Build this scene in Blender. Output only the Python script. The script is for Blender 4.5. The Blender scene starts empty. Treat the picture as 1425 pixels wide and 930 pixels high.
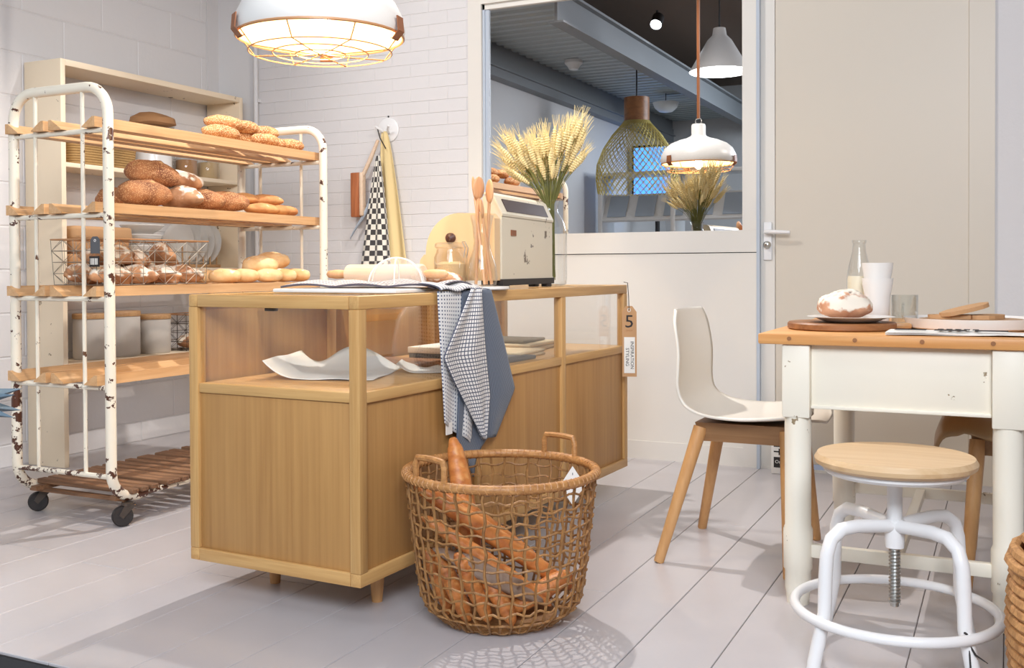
import bpy, bmesh, math, random
from mathutils import Vector, Matrix, noise
random.seed(7)
PI = math.pi
S = bpy.context.scene
COL = S.collection

# ------------------------------------------------------------------ camera
cam_d = bpy.data.cameras.new('camera'); cam = bpy.data.objects.new('camera', cam_d); COL.objects.link(cam)
S.camera = cam
cr = Vector((0.9006287, 0.43456468, -0.00463411))
cu = Vector((-0.00203779, 0.01488589, 0.99988712))
cf = Vector((-0.43458461, 0.9005176, -0.01429221))
cam.matrix_world = Matrix(((cr.x, cu.x, -cf.x, 0), (cr.y, cu.y, -cf.y, 0), (cr.z, cu.z, -cf.z, .95), (0, 0, 0, 1)))
cam_d.sensor_fit = 'HORIZONTAL'; cam_d.sensor_width = 36
cam_d.lens = 1425.8/1425*36
cam_d.shift_y = -(465-394.7)/1425
cam_d.clip_start = .05

# ------------------------------------------------------------------ world, exposure
w = bpy.data.worlds.new('world'); S.world = w; w.use_nodes = True
w.node_tree.nodes['Background'].inputs[0].default_value = (.75, .8, 1, 1)
w.node_tree.nodes['Background'].inputs[1].default_value = .3
S.view_settings.view_transform = 'Standard'; S.view_settings.look = 'None'
S.view_settings.exposure = 0.0; S.view_settings.gamma = 1; S.view_settings.use_curve_mapping = False

# ------------------------------------------------------------------ ceiling spots of the room, plus added soft fill lights
def spot_light(loc, target, power, color, angle=75, blend=.5, radius=.03):
    l = bpy.data.lights.new('spot_light', 'SPOT'); l.energy = power; l.color = color
    l.spot_size = math.radians(angle); l.spot_blend = blend; l.shadow_soft_size = radius
    o = bpy.data.objects.new('spot_light', l); COL.objects.link(o); o.location = loc
    o.rotation_euler = (Vector(target)-Vector(loc)).to_track_quat('-Z', 'Y').to_euler()
def fill_light(loc, target, sx, sy, power, color):
    l = bpy.data.lights.new('fill_light', 'AREA'); l.energy = power; l.color = color
    l.shape = 'RECTANGLE'; l.size = sx; l.size_y = sy
    o = bpy.data.objects.new('fill_light', l); COL.objects.link(o); o.location = loc
    o.rotation_euler = (Vector(target)-Vector(loc)).to_track_quat('-Z', 'Y').to_euler()
WARM = (1, .92, .84); NEUT = (1, .975, .955); COOL = (.8, .87, 1)
spot_light((-2.17, 4.0, 3.25), (-2.5, 2.6, .3), 250, NEUT, 110, .5, .03)
spot_light((-2.8, 2.3, 3.3), (-1.6, 4.88, 1.3), 135, NEUT, 88, .6, .03)
spot_light((.6, 1.9, 3.2), (-2.9, 3.5, 1.2), 210, WARM, 56, .8, .03)
spot_light((.1, 1.5, 3.3), (-.1, 3.2, .7), 28, NEUT, 55, .7, .03)
fill_light((-1.6, 2.6, 3.36), (-1.6, 2.6, 0), 1.6, 1.6, 14, COOL)  # added overhead fill for ambient light, no fixture there
fill_light((.6, -.9, 2.9), (-2.2, 4.2, 1.2), 1.8, 1.4, 175, (.86, .91, 1))  # added fill from the camera side, brightens the upright surfaces
fill_light((-.6, -1.8, 2.75), (-2.6, -1.6, 0), 2.0, 2.0, 130, (.72, .86, 1))  # added cool fill, brightens the shop mirrored in the pane

# ------------------------------------------------------------------ materials
def srgb(*c):
    return tuple(((x/255)/12.92 if x/255 <= .04045 else ((x/255+.055)/1.055)**2.4) for x in c)+(1,)
class NT:
    def __init__(s, name):
        s.m = bpy.data.materials.new(name); s.m.use_nodes = True; s.t = s.m.node_tree
        s.b = s.t.nodes['Principled BSDF']; s.out = s.t.nodes['Material Output']
    def n(s, typ, **kw):
        x = s.t.nodes.new(typ)
        for k, v in kw.items():
            if k.startswith('i_'):
                key = k[2:]; key = int(key) if key.isdigit() else key.replace('_', ' ')
                x.inputs[key].default_value = v
            else: setattr(x, k, v)
        return x
    def l(s, a, ao, b, bi): s.t.links.new(a.outputs[ao], b.inputs[bi])
    def coords(s, scale=(1, 1, 1), kind='Object'):
        tc = s.n('ShaderNodeTexCoord'); mp = s.n('ShaderNodeMapping'); mp.inputs['Scale'].default_value = scale
        s.l(tc, kind, mp, 'Vector'); return mp
    def ramp(s, src, out, stops, interp='LINEAR'):
        r = s.n('ShaderNodeValToRGB'); e = r.color_ramp; e.interpolation = interp
        while len(e.elements) < len(stops): e.elements.new(.5)
        for el, (p, c) in zip(e.elements, stops): el.position = p; el.color = c
        s.l(src, out, r, 'Fac'); return r
    def bump(s, src, out, strength=.3, dist=.01):
        b = s.n('ShaderNodeBump'); b.inputs['Strength'].default_value = strength; b.inputs['Distance'].default_value = dist
        s.l(src, out, b, 'Height'); s.l(b, 'Normal', s.b, 'Normal'); return b
def plain(name, c, rough=.5, metal=0, bump=0, bscale=60, var=0, coat=0, spec=None):
    t = NT(name); t.b.inputs['Base Color'].default_value = c; t.b.inputs['Roughness'].default_value = rough
    t.b.inputs['Metallic'].default_value = metal
    if coat: t.b.inputs['Coat Weight'].default_value = coat
    if spec is not None: t.b.inputs['Specular IOR Level'].default_value = spec
    if bump or var:
        mp = t.coords(); nz = t.n('ShaderNodeTexNoise', i_Scale=bscale, i_Detail=4.0); t.l(mp, 'Vector', nz, 'Vector')
        if bump: t.bump(nz, 'Fac', bump, .005)
        if var:
            n2 = t.n('ShaderNodeTexNoise', i_Scale=5.0, i_Detail=3.0); t.l(mp, 'Vector', n2, 'Vector')
            r = t.ramp(n2, 'Fac', [(.3, tuple(x*(1-var) for x in c[:3])+(1,)), (.7, c)]); t.l(r, 'Color', t.b, 'Base Color')
    return t.m
def wood(name, light, dark, axis='X', sc=1.0, rough=.45, stretch=.06):
    t = NT(name); t.b.inputs['Roughness'].default_value = rough
    s = [14*sc]*3; s['XYZ'.index(axis)] *= stretch
    mp = t.coords(tuple(s)); n1 = t.n('ShaderNodeTexNoise', i_Scale=1.6, i_Detail=6.0, i_Distortion=1.2); t.l(mp, 'Vector', n1, 'Vector')
    s2 = [90*sc]*3; s2['XYZ'.index(axis)] *= .03
    mp2 = t.coords(tuple(s2)); n2 = t.n('ShaderNodeTexNoise', i_Scale=2.0, i_Detail=3.0); t.l(mp2, 'Vector', n2, 'Vector')
    mx = t.n('ShaderNodeMix', data_type='FLOAT', i_0=.35); t.l(n1, 'Fac', mx, 2); t.l(n2, 'Fac', mx, 3)
    r = t.ramp(mx, 0, [(.32, dark), (.68, light)]); t.l(r, 'Color', t.b, 'Base Color')
    t.bump(n2, 'Fac', .12, .002)
    return t.m
def chipped(name, base, chip, amount=.62, scale=18, rough=.4, zfade=None):
    t = NT(name); t.b.inputs['Roughness'].default_value = rough
    mp = t.coords(); n1 = t.n('ShaderNodeTexNoise', i_Scale=float(scale), i_Detail=5.0, i_Roughness=.65); t.l(mp, 'Vector', n1, 'Vector')
    n2 = t.n('ShaderNodeTexNoise', i_Scale=scale*.22, i_Detail=2.0); t.l(mp, 'Vector', n2, 'Vector')
    a = t.n('ShaderNodeMath', operation='MULTIPLY_ADD', i_1=.45); t.l(n2, 'Fac', a, 0); t.l(n1, 'Fac', a, 2)
    src = a
    if zfade:
        sx = t.n('ShaderNodeSeparateXYZ'); t.l(mp, 'Vector', sx, 0)
        mr = t.n('ShaderNodeMapRange', i_1=zfade[0], i_2=zfade[1], i_3=zfade[2], i_4=0.0); t.l(sx, 'Z', mr, 0)
        ad = t.n('ShaderNodeMath', operation='ADD'); t.l(a, 0, ad, 0); t.l(mr, 0, ad, 1); src = ad
    r = t.ramp(src, 0, [(amount+.225, (0, 0, 0, 1)), (min(.999, amount+.24), (1, 1, 1, 1))])
    mx = t.n('ShaderNodeMix', data_type='RGBA'); mx.inputs[6].default_value = base; mx.inputs[7].default_value = chip
    t.l(r, 'Color', mx, 0); t.l(mx, 2, t.b, 'Base Color')
    b = t.n('ShaderNodeBump', i_Strength=.3, i_Distance=-.002); t.l(r, 'Color', b, 'Height'); t.l(b, 'Normal', t.b, 'Normal')
    return t.m
def crust(name, light, dark, seeds=None, flour=0, rough=.78, pale=srgb(236, 190, 128), cutlast=False):
    t = NT(name); t.b.inputs['Roughness'].default_value = rough
    tc = t.n('ShaderNodeTexCoord'); oi = t.n('ShaderNodeObjectInfo')
    ad = t.n('ShaderNodeVectorMath', operation='ADD'); sc = t.n('ShaderNodeMath', operation='MULTIPLY', i_1=37.0)
    t.l(oi, 'Random', sc, 0); t.l(tc, 'Object', ad, 0); t.l(sc, 0, ad, 1)
    n1 = t.n('ShaderNodeTexNoise', i_Scale=14.0, i_Detail=5.0); t.l(ad, 0, n1, 'Vector')
    r = t.ramp(n1, 'Fac', [(.33, dark), (.62, light)])
    last = (r, 'Color')
    at = t.n('ShaderNodeAttribute', attribute_name='cut')
    mx = t.n('ShaderNodeMix', data_type='RGBA'); mx.inputs[7].default_value = pale
    t.l(at, 'Fac', mx, 0); t.l(last[0], last[1], mx, 6); last = (mx, 2)
    bn = t.n('ShaderNodeTexNoise', i_Scale=60.0, i_Detail=4.0); t.l(ad, 0, bn, 'Vector'); hsrc = (bn, 'Fac')
    if seeds:
        v = t.n('ShaderNodeTexVoronoi', i_Scale=190.0); t.l(ad, 0, v, 'Vector')
        rr = t.ramp(v, 'Distance', [(.34, (1, 1, 1, 1)), (.42, (0, 0, 0, 1))])
        m2 = t.n('ShaderNodeMix', data_type='RGBA'); m2.inputs[7].default_value = seeds
        t.l(rr, 'Color', m2, 0); t.l(last[0], last[1], m2, 6); last = (m2, 2); hsrc = (rr, 'Color')
    if flour:
        n3 = t.n('ShaderNodeTexNoise', i_Scale=26.0, i_Detail=6.0); t.l(ad, 0, n3, 'Vector')
        ge = t.n('ShaderNodeNewGeometry'); sp = t.n('ShaderNodeSeparateXYZ'); t.l(ge, 'Normal', sp, 0)
        mm = t.n('ShaderNodeMath', operation='MULTIPLY_ADD', i_1=.18); t.l(sp, 'Z', mm, 0); t.l(n3, 'Fac', mm, 2)
        rr = t.ramp(mm, 0, [(.80-flour*.22, (0, 0, 0, 1)), (.90-flour*.22, (1, 1, 1, 1))])
        m2 = t.n('ShaderNodeMix', data_type='RGBA'); m2.inputs[7].default_value = srgb(240, 228, 210)
        t.l(rr, 'Color', m2, 0); t.l(last[0], last[1], m2, 6); last = (m2, 2)
    if cutlast:
        m3 = t.n('ShaderNodeMix', data_type='RGBA'); m3.inputs[7].default_value = pale
        t.l(at, 'Fac', m3, 0); t.l(last[0], last[1], m3, 6); last = (m3, 2)
    t.l(last[0], last[1], t.b, 'Base Color'); t.bump(hsrc[0], hsrc[1], .35, .003)
    return t.m
def glass(name, tint=(1, 1, 1, 1), refl=.5, rough=.02, fac=None):
    t = NT(name); t.t.nodes.remove(t.b)
    tr = t.n('ShaderNodeBsdfTransparent'); tr.inputs[0].default_value = tint
    gl = t.n('ShaderNodeBsdfGlossy', i_Roughness=rough); mx = t.n('ShaderNodeMixShader')
    if fac is None:
        lw = t.n('ShaderNodeLayerWeight', i_Blend=.25); mu = t.n('ShaderNodeMath', operation='MULTIPLY_ADD', i_1=refl, i_2=.03)
        t.l(lw, 'Facing', mu, 0); t.l(mu, 0, mx, 0)
    else: mx.inputs[0].default_value = fac
    t.l(tr, 0, mx, 1); t.l(gl, 0, mx, 2); t.l(mx, 0, t.out, 0); return t.m
def emit(name, c, strength):
    t = NT(name); t.b.inputs['Base Color'].default_value = c; t.b.inputs['Emission Color'].default_value = c
    t.b.inputs['Emission Strength'].default_value = strength; return t.m
def checks(name, c1, c2, nu, nv, mode='check', rough=.9, line=.2):
    # uv based weave: check, grid (thin lines), dots, stripes
    t = NT(name); t.b.inputs['Roughness'].default_value = rough
    t.b.inputs['Sheen Weight'].default_value = .2
    mp = t.coords((nu, nv, 1), 'UV'); sx = t.n('ShaderNodeSeparateXYZ'); t.l(mp, 'Vector', sx, 0)
    def fr(ax, th):
        f = t.n('ShaderNodeMath', operation='FRACT'); t.l(sx, ax, f, 0)
        g = t.n('ShaderNodeMath', operation='LESS_THAN', i_1=th); t.l(f, 0, g, 0); return g
    if mode == 'check':
        a, b = fr('X', .5), fr('Y', .5); m = t.n('ShaderNodeMath', operation='COMPARE', i_2=.5); t.l(a, 0, m, 0); t.l(b, 0, m, 1)
    elif mode == 'grid':
        a, b = fr('X', line), fr('Y', line); m = t.n('ShaderNodeMath', operation='MAXIMUM'); t.l(a, 0, m, 0); t.l(b, 0, m, 1)
    elif mode == 'dots':
        a, b = fr('X', .42), fr('Y', .42); m = t.n('ShaderNodeMath', operation='MULTIPLY'); t.l(a, 0, m, 0); t.l(b, 0, m, 1)
    else:
        m = fr('X', line)
    mx = t.n('ShaderNodeMix', data_type='RGBA'); mx.inputs[6].default_value = c1; mx.inputs[7].default_value = c2
    t.l(m, 0, mx, 0); t.l(mx, 2, t.b, 'Base Color')
    return t.m

M = {}
M['wall'] = plain('painted_masonry', srgb(222, 218, 216), .6, bump=.25, bscale=45, spec=.3)
M['mortar'] = plain('painted_mortar', srgb(216, 212, 210), .7)
M['plaster'] = plain('white_plaster', srgb(222, 219, 217), .6, bump=.1, bscale=30)
M['joinery'] = plain('white_joinery_paint', srgb(228, 222, 212), .35)
M['doorpaint'] = plain('cream_door_paint', srgb(214, 203, 186), .4)
M['bluegrey'] = plain('blue_grey_edge', srgb(186, 194, 204), .4)
M['plank'] = plain('white_floor_paint', srgb(192, 186, 186), .3, bump=.08, bscale=25, var=.05)
M['dark'] = plain('dark_gap', srgb(128, 116, 108), .8)
M['darkfloor'] = plain('dark_concrete', srgb(70, 68, 68), .6)
M['oakv'] = wood('oak_vertical', srgb(214, 171, 110), srgb(186, 138, 80), 'Z')
M['oakx'] = wood('oak_crosswise', srgb(217, 174, 113), srgb(188, 140, 82), 'X')
M['oaky'] = wood('oak_lengthwise', srgb(216, 173, 112), srgb(189, 141, 83), 'Y')
M['oakpanel'] = wood('oak_veneer_panel', srgb(192, 145, 86), srgb(164, 117, 65), 'Z', .45, .5, .05)
M['rackwood'] = wood('pale_beech_board', srgb(226, 184, 136), srgb(196, 144, 92), 'Y', .7)
M['slat'] = wood('worn_brown_slat', srgb(160, 118, 84), srgb(84, 56, 38), 'X', 1.5, .7)
M['rackpaint'] = chipped('chipped_cream_enamel', srgb(238, 228, 208), srgb(84, 48, 32), .632, 26, .35, (0.0, 1.0, .095))
M['rodpaint'] = chipped('rod_enamel', srgb(238, 228, 208), srgb(110, 76, 54), .66, 26, .35)
M['cream'] = chipped('aged_cream_paint', srgb(242, 222, 192), srgb(120, 96, 66), .69, 16, .45)
M['tabpaint'] = chipped('table_ivory_paint', srgb(240, 233, 216), srgb(150, 130, 100), .70, 12, .4)
M['pine'] = wood('orange_pine_top', srgb(232, 176, 112), srgb(206, 142, 80), 'X', .6)
M['beech'] = wood('beech_leg', srgb(218, 168, 112), srgb(196, 142, 88), 'Z', .6)
M['stoolwood'] = wood('pale_stool_wood', srgb(226, 196, 156), srgb(206, 168, 122), 'X', .6)
M['spoonwood'] = wood('spoon_wood', srgb(228, 180, 136), srgb(206, 150, 104), 'Z', .8)
M['pinwood'] = wood('maple_pin', srgb(238, 214, 190), srgb(222, 190, 158), 'X', .8)
M['boardwood'] = wood('dark_board_wood', srgb(170, 116, 72), srgb(124, 78, 44), 'X', .8)
M['lidwood'] = wood('lid_wood', srgb(200, 158, 110), srgb(166, 120, 76), 'X', .8)
M['white'] = plain('white_metal', srgb(236, 234, 232), .3)
M['shade'] = plain('white_enamel_shade', srgb(224, 221, 216), .35)
M['plastic'] = plain('offwhite_plastic', srgb(236, 228, 214), .35)
M['tanplastic'] = plain('tan_shell', srgb(176, 142, 100), .4)
M['porcelain'] = plain('porcelain', srgb(238, 234, 228), .2)
M['concrete'] = plain('grey_stoneware', srgb(196, 188, 178), .7, bump=.1)
M['paper'] = plain('white_paper', srgb(240, 236, 228), .7)
M['kraft'] = plain('kraft_paper', srgb(196, 152, 108), .8, bump=.1)
M['kraftdark'] = plain('brown_paper', srgb(178, 130, 86), .8, bump=.15, bscale=30)
M['leather'] = plain('brown_leather', srgb(140, 84, 48), .5)
M['brass'] = plain('warm_wire', srgb(186, 136, 92), .4, .1)
M['wire'] = plain('grey_wire', srgb(150, 138, 122), .4, .5)
M['darkwire'] = plain('dark_wire', srgb(84, 74, 66), .5, .5)
M['steel'] = plain('brushed_steel', srgb(190, 188, 182), .3, .9)
M['rubber'] = plain('black_rubber', srgb(44, 38, 36), .6)
M['black'] = plain('black_print', srgb(40, 34, 32), .6)
M['slatetag'] = plain('slate_tag', srgb(92, 94, 98), .7)
M['seagrass'] = plain('seagrass', srgb(176, 138, 84), .8, bump=.5, bscale=90, var=.4)
M['rattan'] = wood('rattan', srgb(206, 150, 90), srgb(150, 96, 48), 'X', 2.2, .5, .6)
M['rattandk'] = wood('rattan_weave', srgb(178, 130, 76), srgb(118, 78, 42), 'Z', 2.2, .55, .6)
M['straw'] = wood('straw_rope', srgb(214, 162, 104), srgb(150, 100, 54), 'Z', 2.5, .7, .5)
M['pane'] = glass('clear_glass', (1, 1, 1, 1), .35, .01)
M['jarglass'] = glass('jar_glass', (.965, .975, .97, 1), .7, .03)
M['tabletopglass'] = glass('vitrine_glass', (.96, .97, .96, 1), .3, .02)
M['mirrorpane'] = glass('dark_backed_window_glass', (.35, .4, .42, 1), .5, .0, .85)
M['milk'] = plain('milk', srgb(244, 232, 206), .4)
M['machine'] = chipped('machine_enamel', srgb(222, 212, 190), srgb(110, 92, 70), .69, 14, .35)
M['machinecream'] = chipped('machine_cream', srgb(228, 192, 146), srgb(120, 70, 44), .71, 12, .3)
M['nightroom'] = plain('unlit_room', srgb(24, 26, 30), .9)
M['crust_dark'] = crust('dark_seeded_crust', srgb(184, 122, 76), srgb(124, 72, 44), srgb(206, 156, 108), 0)
M['crust_rye'] = crust('rustic_crust', srgb(204, 152, 110), srgb(142, 94, 62), None, 1.0)
M['crust_seed'] = crust('sesame_crust', srgb(206, 140, 84), srgb(160, 94, 50), srgb(240, 208, 156), 0)
M['crust_gold'] = crust('golden_crust', srgb(222, 164, 104), srgb(186, 120, 68), None, .1)
M['crust_pale'] = crust('pale_roll_crust', srgb(242, 204, 150), srgb(220, 166, 108), None, .25, pale=srgb(250, 226, 184))
M['crust_bag'] = crust('baguette_crust', srgb(222, 142, 74), srgb(184, 104, 48), None, 0, .45, srgb(232, 168, 100))
M['crust_flour'] = crust('floured_crust', srgb(212, 158, 114), srgb(152, 98, 62), None, 1.2)
M['oats'] = plain('oats', srgb(220, 186, 138), .9, bump=1, bscale=260, var=.2)
M['wheat'] = plain('wheat_ear', srgb(226, 206, 152), .7)
M['stalk'] = plain('wheat_stalk', srgb(122, 122, 62), .7, var=.3)
M['bluetape'] = plain('blue_ribbon', srgb(56, 110, 178), .4)
M['check'] = checks('checkered_cotton', srgb(232, 226, 212), srgb(66, 62, 62), 3.5, 12, 'check')
M['grid'] = checks('gridded_linen', srgb(234, 230, 226), srgb(78, 82, 100), 17, 40, 'grid', line=.26)
M['dots'] = checks('dotted_linen', srgb(228, 226, 224), srgb(76, 84, 110), 16, 36, 'dots')
M['grid2'] = checks('gridded_linen_flat', srgb(230, 224, 220), srgb(80, 74, 84), 44, 12, 'grid', line=.32)
M['bluecloth'] = checks('blue_striped_linen', srgb(112, 120, 134), srgb(70, 80, 96), 42, 1, 'stripes', line=.5)
M['linen'] = plain('natural_linen', srgb(206, 186, 152), .9, bump=.3, bscale=120)
M['apron'] = plain('straw_coloured_apron', srgb(230, 206, 152), .9, bump=.1)
M['greycloth'] = plain('pale_blue_grey_cloth', srgb(176, 186, 198), .9)
M['bristle'] = wood('copper_bristle', srgb(198, 122, 76), srgb(150, 82, 46), 'Z', 2)
M['camo'] = checks('patterned_cloth', srgb(220, 208, 186), srgb(96, 84, 64), 9, 5, 'check')
M['starpaper'] = plain('blue_grey_paper', srgb(84, 106, 122), .6)
M['wood_dark'] = wood('dark_handle', srgb(90, 50, 34), srgb(50, 26, 20), 'X')
M['shadeinner'] = plain('white_inner_shade', srgb(216, 198, 170), .6)
M['bulb'] = emit('bulb_glow', (1, .80, .5, 1), 60)
M['bulbsoft'] = emit('lamp_opening_glow', (.95, .97, 1, 1), 9)
M['spotglow'] = emit('spot_glow', (.85, .92, 1, 1), 30)
M['screen'] = emit('blue_screen_glow', (.08, .32, .9, 1), 2.4)
M['deck'] = plain('galvanised_deck', srgb(176, 182, 182), .5, .3)
M['beam'] = plain('grey_beam', srgb(140, 142, 144), .6)
M['ceil'] = plain('brown_ceiling', srgb(132, 112, 98), .8)
M['gold'] = plain('brass_mesh', srgb(210, 190, 110), .4, .4)

# ------------------------------------------------------------------ mesh helpers
class MB:
    def __init__(s): s.v = []; s.f = []; s.uv = None; s.cut = None
    def add(s, vs, fs):
        o = len(s.v); s.v += [tuple(v) for v in vs]; s.f += [tuple(i+o for i in f) for f in fs]; return s
    def box(s, a, b, rot=None, piv=None):
        x0, y0, z0 = a; x1, y1, z1 = b
        vs = [(x0, y0, z0), (x1, y0, z0), (x1, y1, z0), (x0, y1, z0), (x0, y0, z1), (x1, y0, z1), (x1, y1, z1), (x0, y1, z1)]
        if rot is not None:
            p = Vector(piv or ((x0+x1)/2, (y0+y1)/2, (z0+z1)/2)); vs = [tuple(rot @ (Vector(v)-p)+p) for v in vs]
        return s.add(vs, [(0, 3, 2, 1), (4, 5, 6, 7), (0, 1, 5, 4), (1, 2, 6, 5), (2, 3, 7, 6), (3, 0, 4, 7)])
    def bbox(s, a, b, r=.004, rot=None, seg=2):
        bm = bmesh.new(); c = [(a[i]+b[i])/2 for i in range(3)]; d = [abs(b[i]-a[i]) for i in range(3)]
        bmesh.ops.create_cube(bm, size=1)
        for v in bm.verts: v.co = Vector((v.co.x*d[0], v.co.y*d[1], v.co.z*d[2]))
        r = min(r, min(d)*.45)
        bmesh.ops.bevel(bm, geom=bm.edges[:], offset=r, segments=seg, affect='EDGES', profile=.5)
        R = rot if rot is not None else Matrix.Identity(3); C = Vector(c)
        s.add([R @ v.co + C for v in bm.verts], [[v.index for v in f.verts] for f in bm.faces]); bm.free(); return s
    def prism(s, poly, a, b, axis='Y'):
        n = len(poly); vs = []
        for t in (a, b):
            for p, q in poly:
                vs.append({'Y': (p, t, q), 'X': (t, p, q), 'Z': (p, q, t)}[axis])
        return s.add(vs, [tuple(range(n))[::-1], tuple(range(n, 2*n))]+[(i, (i+1) % n, n+(i+1) % n, n+i) for i in range(n)])
    def tube(s, pts, r, seg=8, closed=False, cap=True):
        pts = [Vector(p) for p in pts]; n = len(pts); rr = r if hasattr(r, '__len__') else [r]*n
        tang = []
        for i in range(n):
            if closed: t = pts[(i+1) % n]-pts[i-1]
            else: t = pts[min(i+1, n-1)]-pts[max(i-1, 0)]
            tang.append(t.normalized())
        up = Vector((0, 0, 1)) if abs(tang[0].z) < .9 else Vector((1, 0, 0))
        nrm = (up-tang[0]*up.dot(tang[0])).normalized(); vs = []
        for i in range(n):
            if i: nrm = (nrm-tang[i]*nrm.dot(tang[i])).normalized()
            bi = tang[i].cross(nrm)
            for k in range(seg):
                a = 2*PI*k/seg; vs.append(pts[i]+(nrm*math.cos(a)+bi*math.sin(a))*rr[i])
        fs = []
        for i in range(n if closed else n-1):
            j = (i+1) % n
            for k in range(seg):
                k2 = (k+1) % seg; fs.append((i*seg+k, i*seg+k2, j*seg+k2, j*seg+k))
        if cap and not closed: fs += [tuple(range(seg))[::-1], tuple((n-1)*seg+k for k in range(seg))]
        return s.add(vs, fs)
    def lathe(s, prof, seg=24, c=(0, 0, 0), capb=True, capt=False, a0=0, R=None):
        vs = []; n = len(prof)
        for r, z in prof:
            for k in range(seg):
                a = a0+2*PI*k/seg; p = Vector((r*math.cos(a), r*math.sin(a), z))
                if R is not None: p = R @ p
                vs.append((p.x+c[0], p.y+c[1], p.z+c[2]))
        fs = [(i*seg+k, i*seg+(k+1) % seg, (i+1)*seg+(k+1) % seg, (i+1)*seg+k) for i in range(n-1) for k in range(seg)]
        if capb: fs.append(tuple(range(seg))[::-1])
        if capt: fs.append(tuple((n-1)*seg+k for k in range(seg)))
        return s.add(vs, fs)
    def cyl(s, c, r, z0, z1, seg=24, r1=None): return s.lathe([(r, z0), (r if r1 is None else r1, z1)], seg, c, True, True)
    def grid(s, fn, nu, nv, uv=True):
        o = len(s.v); vs = []; 
        for j in range(nv+1):
            for i in range(nu+1): vs.append(fn(i/nu, j/nv))
        fs = [(j*(nu+1)+i, j*(nu+1)+i+1, (j+1)*(nu+1)+i+1, (j+1)*(nu+1)+i) for j in range(nv) for i in range(nu)]
        s.add(vs, fs); s.uvs = [(i/nu, j/nv) for j in range(nv+1) for i in range(nu+1)]; return s
    def mesh(s, name, mat, smooth=False):
        me = bpy.data.meshes.new(name); me.from_pydata(s.v, [], s.f); me.validate()
        bm = bmesh.new(); bm.from_mesh(me); bmesh.ops.recalc_face_normals(bm, faces=bm.faces[:]); bm.to_mesh(me); bm.free()
        me.materials.append(mat)
        if smooth:
            me.polygons.foreach_set('use_smooth', [True]*len(me.polygons))
            if smooth != 'all':
                try: me.set_sharp_from_angle(angle=math.radians(40))
                except Exception: pass
        if getattr(s, 'uvs', None) and len(s.uvs) == len(me.vertices):
            u = me.uv_layers.new(name='uv')
            for lp in me.loops: u.data[lp.index].uv = s.uvs[lp.vertex_index]
        if s.cut and len(s.cut) == len(me.vertices):
            at = me.attributes.new('cut', 'FLOAT', 'POINT'); at.data.foreach_set('value', s.cut)
        me.update(); return me
    def build(s, name, mat, parent=None, smooth=True, solid=0):
        o = bpy.data.objects.new(name, s.mesh(name, mat, smooth)); COL.objects.link(o)
        if parent: o.parent = parent
        if solid:
            m = o.modifiers.new('solid', 'SOLIDIFY'); m.thickness = solid; m.offset = 0
        return o
def tag(o, label=None, cat=None, group=None, kind=None):
    if label: o['label'] = label
    if cat: o['category'] = cat
    if group: o['group'] = group
    if kind: o['kind'] = kind
    return o
def thing(name, label, cat, loc=(0, 0, 0), rz=0, group=None):
    o = bpy.data.objects.new(name, None); COL.objects.link(o); o.location = loc; o.rotation_euler = (0, 0, rz)
    o.empty_display_size = .05
    return tag(o, label, cat, group)
def inst(mesh, name, parent=None, loc=(0, 0, 0), rot=(0, 0, 0), scale=None):
    o = bpy.data.objects.new(name, mesh); COL.objects.link(o); o.parent = parent; o.location = loc; o.rotation_euler = rot
    if scale: o.scale = scale
    return o
def copy_tree(o, parent=None):
    c = o.copy(); COL.objects.link(c); c.parent = parent
    for ch in list(o.children): copy_tree(ch, c)
    return c
def struct(mb, name, mat, smooth=False, parent=None):
    o = mb.build(name, mat, parent, smooth)
    if not parent: o['kind'] = 'structure'
    return o
def rotz(a): return Matrix.Rotation(a, 3, 'Z')
def arc(c, r, a0, a1, n, ax='XZ'):
    out = []
    for i in range(n+1):
        a = a0+(a1-a0)*i/n; p, q = r*math.cos(a), r*math.sin(a)
        out.append({'XZ': (c[0]+p, c[1], c[2]+q), 'YZ': (c[0], c[1]+p, c[2]+q), 'XY': (c[0]+p, c[1]+q, c[2])}[ax])
    return out
def text_part(txt, size, mat, parent, loc, rot, name='lettering', sx=1, extrude=.0004):
    cu_ = bpy.data.curves.new(name, 'FONT'); cu_.body = txt; cu_.size = size; cu_.extrude = extrude
    cu_.align_x = 'CENTER'; cu_.align_y = 'CENTER'; cu_.resolution_u = 2
    tmp = bpy.data.objects.new(name, cu_); COL.objects.link(tmp)
    dg = bpy.context.evaluated_depsgraph_get(); me = bpy.data.meshes.new_from_object(tmp.evaluated_get(dg))
    COL.objects.unlink(tmp); bpy.data.objects.remove(tmp)
    me.materials.clear(); me.materials.append(mat)
    return inst(me, name, parent, loc, rot, (sx, 1, 1))

# ================================================================== SETTING
YB = 4.88; XL = -4.34; EDGE = 1.735
# floor platform of painted planks
fl = struct(MB().box((XL, EDGE+.006, -.03), (3.2, YB, -.006)), 'floor', M['dark'])
PW = .2087
def plank_mesh(L):
    return MB().bbox((-PW/2+.0012, 0, -.008), (PW/2-.0012, L-.002, 0), .0015, seg=1).mesh('plank', M['plank'], False)
pm = {}
k0 = math.floor((XL+2.926)/PW)
for k in range(k0, 30):
    x = -2.926+PW*(k+.5)
    if x > 3.0: break
    y = EDGE; cuts = sorted(random.uniform(2.3, 4.6) for _ in range(1)) + [YB]
    if x-PW/2 < XL: continue
    for c in cuts:
        L = round(c-y, 2)
        if L not in pm: pm[L] = plank_mesh(L)
        inst(pm[L], 'plank', fl, (x, y, 0)); y += L
MB().box((XL, EDGE, -.0145), (XL+.17, YB, -.0005)).build('plank', M['plank'], fl, False)
struct(MB().box((XL, -4.2, -.2), (3.2, EDGE, -.13)).box((XL, EDGE-.002, -.2), (3.2, EDGE+.006, -.012)), 'floor_1', M['darkfloor'])

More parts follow.
